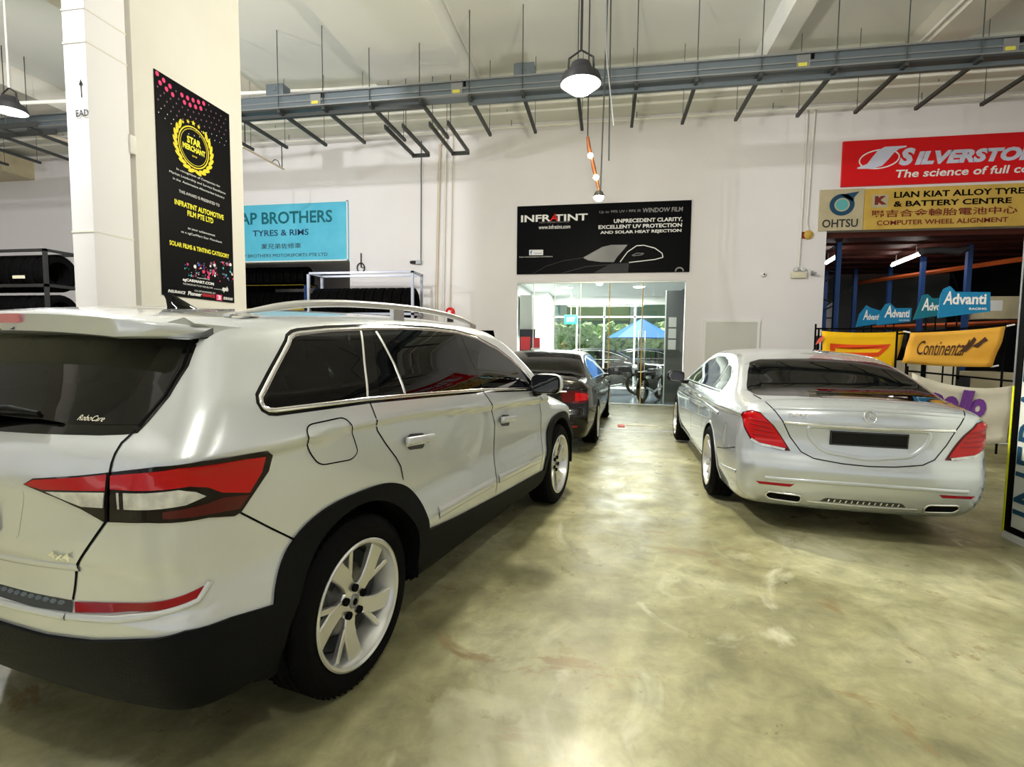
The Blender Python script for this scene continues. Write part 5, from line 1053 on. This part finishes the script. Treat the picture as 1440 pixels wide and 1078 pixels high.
# ---------------------------------------------------------------- saloons
def build_sedan(t, paint, cell, tail, style, glassm, badge):
    sh = SEDAN; WB, ZW, RW, RA = 3.165, .352, .352, .385; B = (1, -1)
    dlo = [(-.33,1.060),(-.20,1.12),(.03,1.222),(.346,1.335),(.8,1.385),(1.3,1.388),(1.75,1.325),(2.15,1.190),(2.42,1.050),(2.40,1.025),(1.5,1.030),(.4,1.045)]
    rg = [(0,1.128),(-.45,1.122),(-.70,1.105),(-.725,1.120),(-.66,1.25),(-.60,1.335),(-.50,1.362),(0,1.385)]; rg = rg + [(-x, z) for x, z in rg[::-1][1:-1]]
    ws = [(-.74,1.11),(.74,1.11),(.60,1.40),(-.60,1.40)]
    V, F, N = body_mesh(sh, cell, -1.4, 4.2, 1.08, .14, 1.62, [(0,ZW),(WB,ZW)], RA, [('right', dlo), ('rear', rg), ('front', ws)])
    mesh('body', V, F, paint, t, True, N)
    patch('rear_window', sh, 'rear', rg, glassm, t, .002, .06); strip('window_rubber', sh, 'rear', rg, 'gloss_black', t, .018, .002, .0006, True)
    patch('windscreen', sh, 'front', ws, 'tint_light', t, .002, .08)
    for a, b_ in ((-.33,.42), (.50,1.30), (1.38,2.42)):
        P = [(p[0], p[1]) for p in densify([np.array(p) for p in dlo], .04) if a <= p[0] <= b_]
        lo = [p for p in P if p[1] < 1.0+.06 and p[1] <= 1.047+max(0,(.4-p[0]))*.03]; hi = [p for p in P if p not in lo]
        hi.sort(); lo.sort(reverse=True); patch('door_window' if a > 0 else 'quarter_window', sh, 'right', hi+lo, 'tint_light', t, .002, .05, B)
    for x0, x1 in ((.42,.50), (1.30,1.38)): patch('pillar_trim', sh, 'right', [(x0-.015,1.043),(x1+.015,1.036),(x1+.015,1.365 if x0 < 1 else 1.383),(x0-.015,1.350 if x0 < 1 else 1.386)], 'gloss_black', t, .0012, .05, B)
    strip('window_rubber', sh, 'right', dlo, 'gloss_black', t, .016, .002, .0006, True, B); strip('chrome_trim', sh, 'right', dlo, 'chrome', t, .008, .004, .001, True, B)
    lid = [(-.728,1.088),(-.695,1.05),(-.64,.985),(-.592,.917),(-.535,.80),(-.455,.69),(-.37,.648),(-.18,.625),(0,.618)]; lid = lid + [(-x, z) for x, z in lid[::-1][1:]]
    strip('boot_gap', sh, 'rear', lid, 'gap', t, .004, 0, .0016)
    strip('boot_chrome', sh, 'rear', [(-.585,.912),(-.3,.905),(0,.902),(.3,.905),(.585,.912)], 'chrome', t, .011, .010, .001)
    strip('boot_edge', sh, 'rear', [(-.66,1.020),(-.3,1.035),(0,1.040),(.3,1.035),(.66,1.020)], paint, t, .016, .008, 0)
    rc = rounded([(-.42,.895),(-.40,.80),(-.30,.705),(0,.668),(.30,.705),(.40,.80),(.42,.895)], .05); patch('plate_recess', sh, 'rear', rc, paint, t, .001, .04); strip('recess_edge', sh, 'rear', rc, paint, t, .016, .007, 0, True)
    o = patch('number_plate', sh, 'rear', [(-.265,.762),(.265,.762),(.265,.872),(-.265,.872)], 'plate_black', t, .012, .06, (1,), .004)[0]; strip('plate_rim', sh, 'rear', [(-.258,.769),(.258,.769),(.258,.865),(-.258,.865)], 'mid_grey', o, .003, .001, .0135, True)
    for s in B:
        if tail == 'drop':
            P0 = [(-.981,-.865,.935),(-.990,-.850,.962),(-1.036,-.788,.985),(-1.075,-.735,.972),(-1.100,-.690,.925),(-1.118,-.650,.880),(-1.130,-.590,.790),(-1.145,-.525,.690),(-1.137,-.590,.688),(-1.094,-.746,.716),(-1.066,-.805,.752),(-1.015,-.848,.845)]
            sc_ = lambda k, dz=0: [tuple(np.mean(to2d('diag', P0), 0)*(1-k)+np.array(q)*k+np.array([0, dz])) for q in to2d('diag', P0)]
            o = patch('tail_lamp', sh, 'diag', to2d('diag', P0), 'dark_red_lens', t, .006, .03, (s,), .004)[0]; patch('red_lens', sh, 'diag', sc_(.88, .006), 'red_lens', o, .009, .03, (s,))
            strip('lamp_base_strip', sh, 'diag', to2d('diag', [(-1.138,-.565,.698),(-1.092,-.74,.724),(-1.068,-.798,.756)]), 'clear_lens', o, .009, .002, .010, False, (s,))
            for k in range(4): strip('light_bar', sh, 'diag', to2d('diag', [(-1.120+.010*k,-.63-.012*k,.790+.035*k),(-1.060+.012*k,-.79,.800+.040*k)]), 'reflector_red', o, .006, .003, .0095, False, (s,))
        else:
            P0 = [(-1.15,-.50,.92),(-1.09,-.72,.93),(-1.0,-.86,.90),(-.94,-.88,.86),(-1.0,-.87,.76),(-1.10,-.70,.74),(-1.14,-.52,.78)]
            o = patch('tail_lamp', sh, 'diag', to2d('diag', P0), 'dark_red_lens', t, .005, .04, (s,), .004)[0]; P1 = [(-1.10,-.70,.90),(-1.0,-.86,.88),(-.95,-.875,.85),(-1.0,-.87,.79),(-1.10,-.70,.78)]; patch('red_lens', sh, 'diag', to2d('diag', P1), 'red_lens', o, .008, .04, (s,))
        patch('reflector', sh, 'diag', to2d('diag', [(-1.155,-.47,.435),(-1.14,-.60,.432),(-1.09,-.73,.428),(-1.10,-.71,.408),(-1.15,-.50,.412)]), 'reflector_red', t, .004, .03, (s,), .003)
        ex = rounded([(.425,.278),(.650,.284),(.680,.322),(.655,.350),(.43,.346)], .03); o = patch('exhaust_tip', sh, 'rear', [(s*x, z) for x, z in (ex if s > 0 else ex[::-1])], 'gap', t, .004, .03)[0]; strip('exhaust_rim', sh, 'rear', [(s*x, z) for x, z in ex], 'chrome', o, .007, .006, .003, True)
        strip('panel_gap', sh, 'right', [(-.95,.66),(-.70,.60),(-.42,.555)], 'gap', t, .003, 0, .0016, False, (s,))
        for pts in ([(.38,1.04),(.36,.95),(.42,.80),(.47,.60)], [(1.34,1.035),(1.38,.9),(1.36,.6),(1.36,.30)], [(2.46,1.02),(2.55,.9),(2.52,.5),(2.50,.28)], [(.50,.32),(1.36,.27),(2.50,.27)]): strip('panel_gap', sh, 'right', pts, 'gap', t, .003, 0, .0016, False, (s,))
        strip('side_crease', sh, 'right', [(-.3,.86),(.8,.875),(2.0,.86),(3.0,.84)], paint, t, .018, .006, 0, False, (s,)); strip('sill_chrome', sh, 'right', [(.45,.30),(1.5,.285),(2.7,.30)], 'chrome', t, .008, .004, .001, False, (s,))
        for x0, z0 in ((.55,.93), (1.50,.92)):
            yb = -s*(float(sh.halfw(np.array(x0+.12), np.array(z0)))+.024); rounded_box('door_handle', (x0,yb-.013,z0-.016), (x0+.24,yb+.013,z0+.016), .010, 'chrome', t)
        strip('bumper_crease', sh, 'right', [(-.98,.46),(-.8,.44),(-.55,.42)], paint, t, .014, .006, 0, False, (s,))
        for xw in (0, WB):
            rg_ = [(xw+RA*math.cos(R_(a)), ZW+RA*math.sin(R_(a))) for a in np.linspace(-14, 194, 44)]; strip('arch_lip', sh, 'right', rg_, paint, t, .014, .005, 0, False, (s,)); arch_liner(t, xw, ZW, RA, .955, s)
            make_wheel(RW, .245, .245, style, t, (xw, -s*.835, ZW), 10, -s)
    strip('bumper_crease', sh, 'rear', [(-.70,.462),(-.35,.472),(0,.476),(.35,.472),(.70,.462)], paint, t, .016, .008, 0)
    strip('bumper_chrome', sh, 'rear', [(-.38,.300),(0,.292),(.38,.300)], 'chrome', t, .005, .004, .001)
    o = patch('diffuser', sh, 'rear', rounded([(-.30,.312),(.30,.312),(.26,.345),(-.26,.345)], .01), 'galv_dark', t, .002, .03)[0]
    for k in range(13): strip('diffuser_fin', sh, 'rear', [(-.24+k*.04,.318),(-.235+k*.04,.340)], 'chrome', o, .005, .004, .003)
    if badge:
        text(badge, (-.555,-.425,.955,.985), body_map(sh, 'rear', .005), 'chrome', t, bold=.01)
        fn = body_map(sh, 'rear', .006); c = (.0,.985); R0 = .042
        P, N = onto(sh, 'rear', np.array([(c[0]+R0*math.cos(a), c[1]+R0*math.sin(a)) for a in np.linspace(0, 2*PI, 33)[:-1]])); bm = bmesh.new(); add_tube(bm, [tuple(p+n*.008) for p, n in zip(P, N)] + [tuple(P[0]+N[0]*.008)], .0042, 6); st = from_bm('boot_emblem', bm, 'chrome', t, smooth=True)
        flat('emblem_star', [[fn(0,0)] and [(c[0]+r*math.cos(R_(90+60*k)), c[1]+r*math.sin(R_(90+60*k))) for k, r in enumerate((R0,.008,R0,.008,R0,.008))]], lambda u_, v_, o=0: fn(u_, v_, .003), 'chrome', st)
    o = rounded_box('antenna', (.18,-.03,1.395), (.36,.03,1.44), .018, paint, t, (0,R_(-8),0))
    mirror_unit(t, 2.18, 1.08, 1.075, 1, 'gloss_black' if paint == 'dark_paint' else 'gloss_black', .95); mirror_unit(t, 2.18, -1.08, 1.075, -1, 'gloss_black', .95)
    seats(t, ((1.55,(-.38,.38)), (.42,(-.40,.40))), .42); box('cabin_floor', (-.3,-.75,.35), (2.7,.75,.42), 'cabin', t); box('parcel_shelf', (-.75,-.70,.98), (.0,.70,1.02), 'cabin', t); rounded_box('dashboard', (2.15,-.72,.70), (2.7,.72,1.0), .05, 'cabin', t)
    return t
sed = thing('saloon', 'long silver saloon on the right with red tail lamps and a black plate', 'car', (1.978,5.53,0), PI/2-.026); sed.rotation_euler.x = R_(1.0)
build_sedan(sed, 'sedan_paint', .024, 'drop', 'multi', 'tint_dark', 'S400')
blk = thing('saloon', 'dark saloon parked nose in before the glass door, half hidden by the silver SUV', 'car', (-1.02,8.32,0), PI/2-.06); blk.scale = (.96,.96,.96)
build_sedan(blk, 'dark_paint', .045, 'wide', 'multi', 'tint', None)
yard = copy_tree(blk); yard.location = (-1.6,21.6,0); yard.rotation_euler = (0,0,R_(6)); yard['label'] = 'dark car behind the glass shop standing in for a reflection, left one'; yard2 = copy_tree(blk); yard2.location = (2.6,24.0,0); yard2.rotation_euler = (0,0,R_(176)); yard2['label'] = 'dark car behind the glass shop standing in for a reflection, beneath the blue parasol'  # both copies stand in for cars reflected in the shop glass
for o in (yard, yard2): o['group'] = 'dark stand-in cars behind the glass'
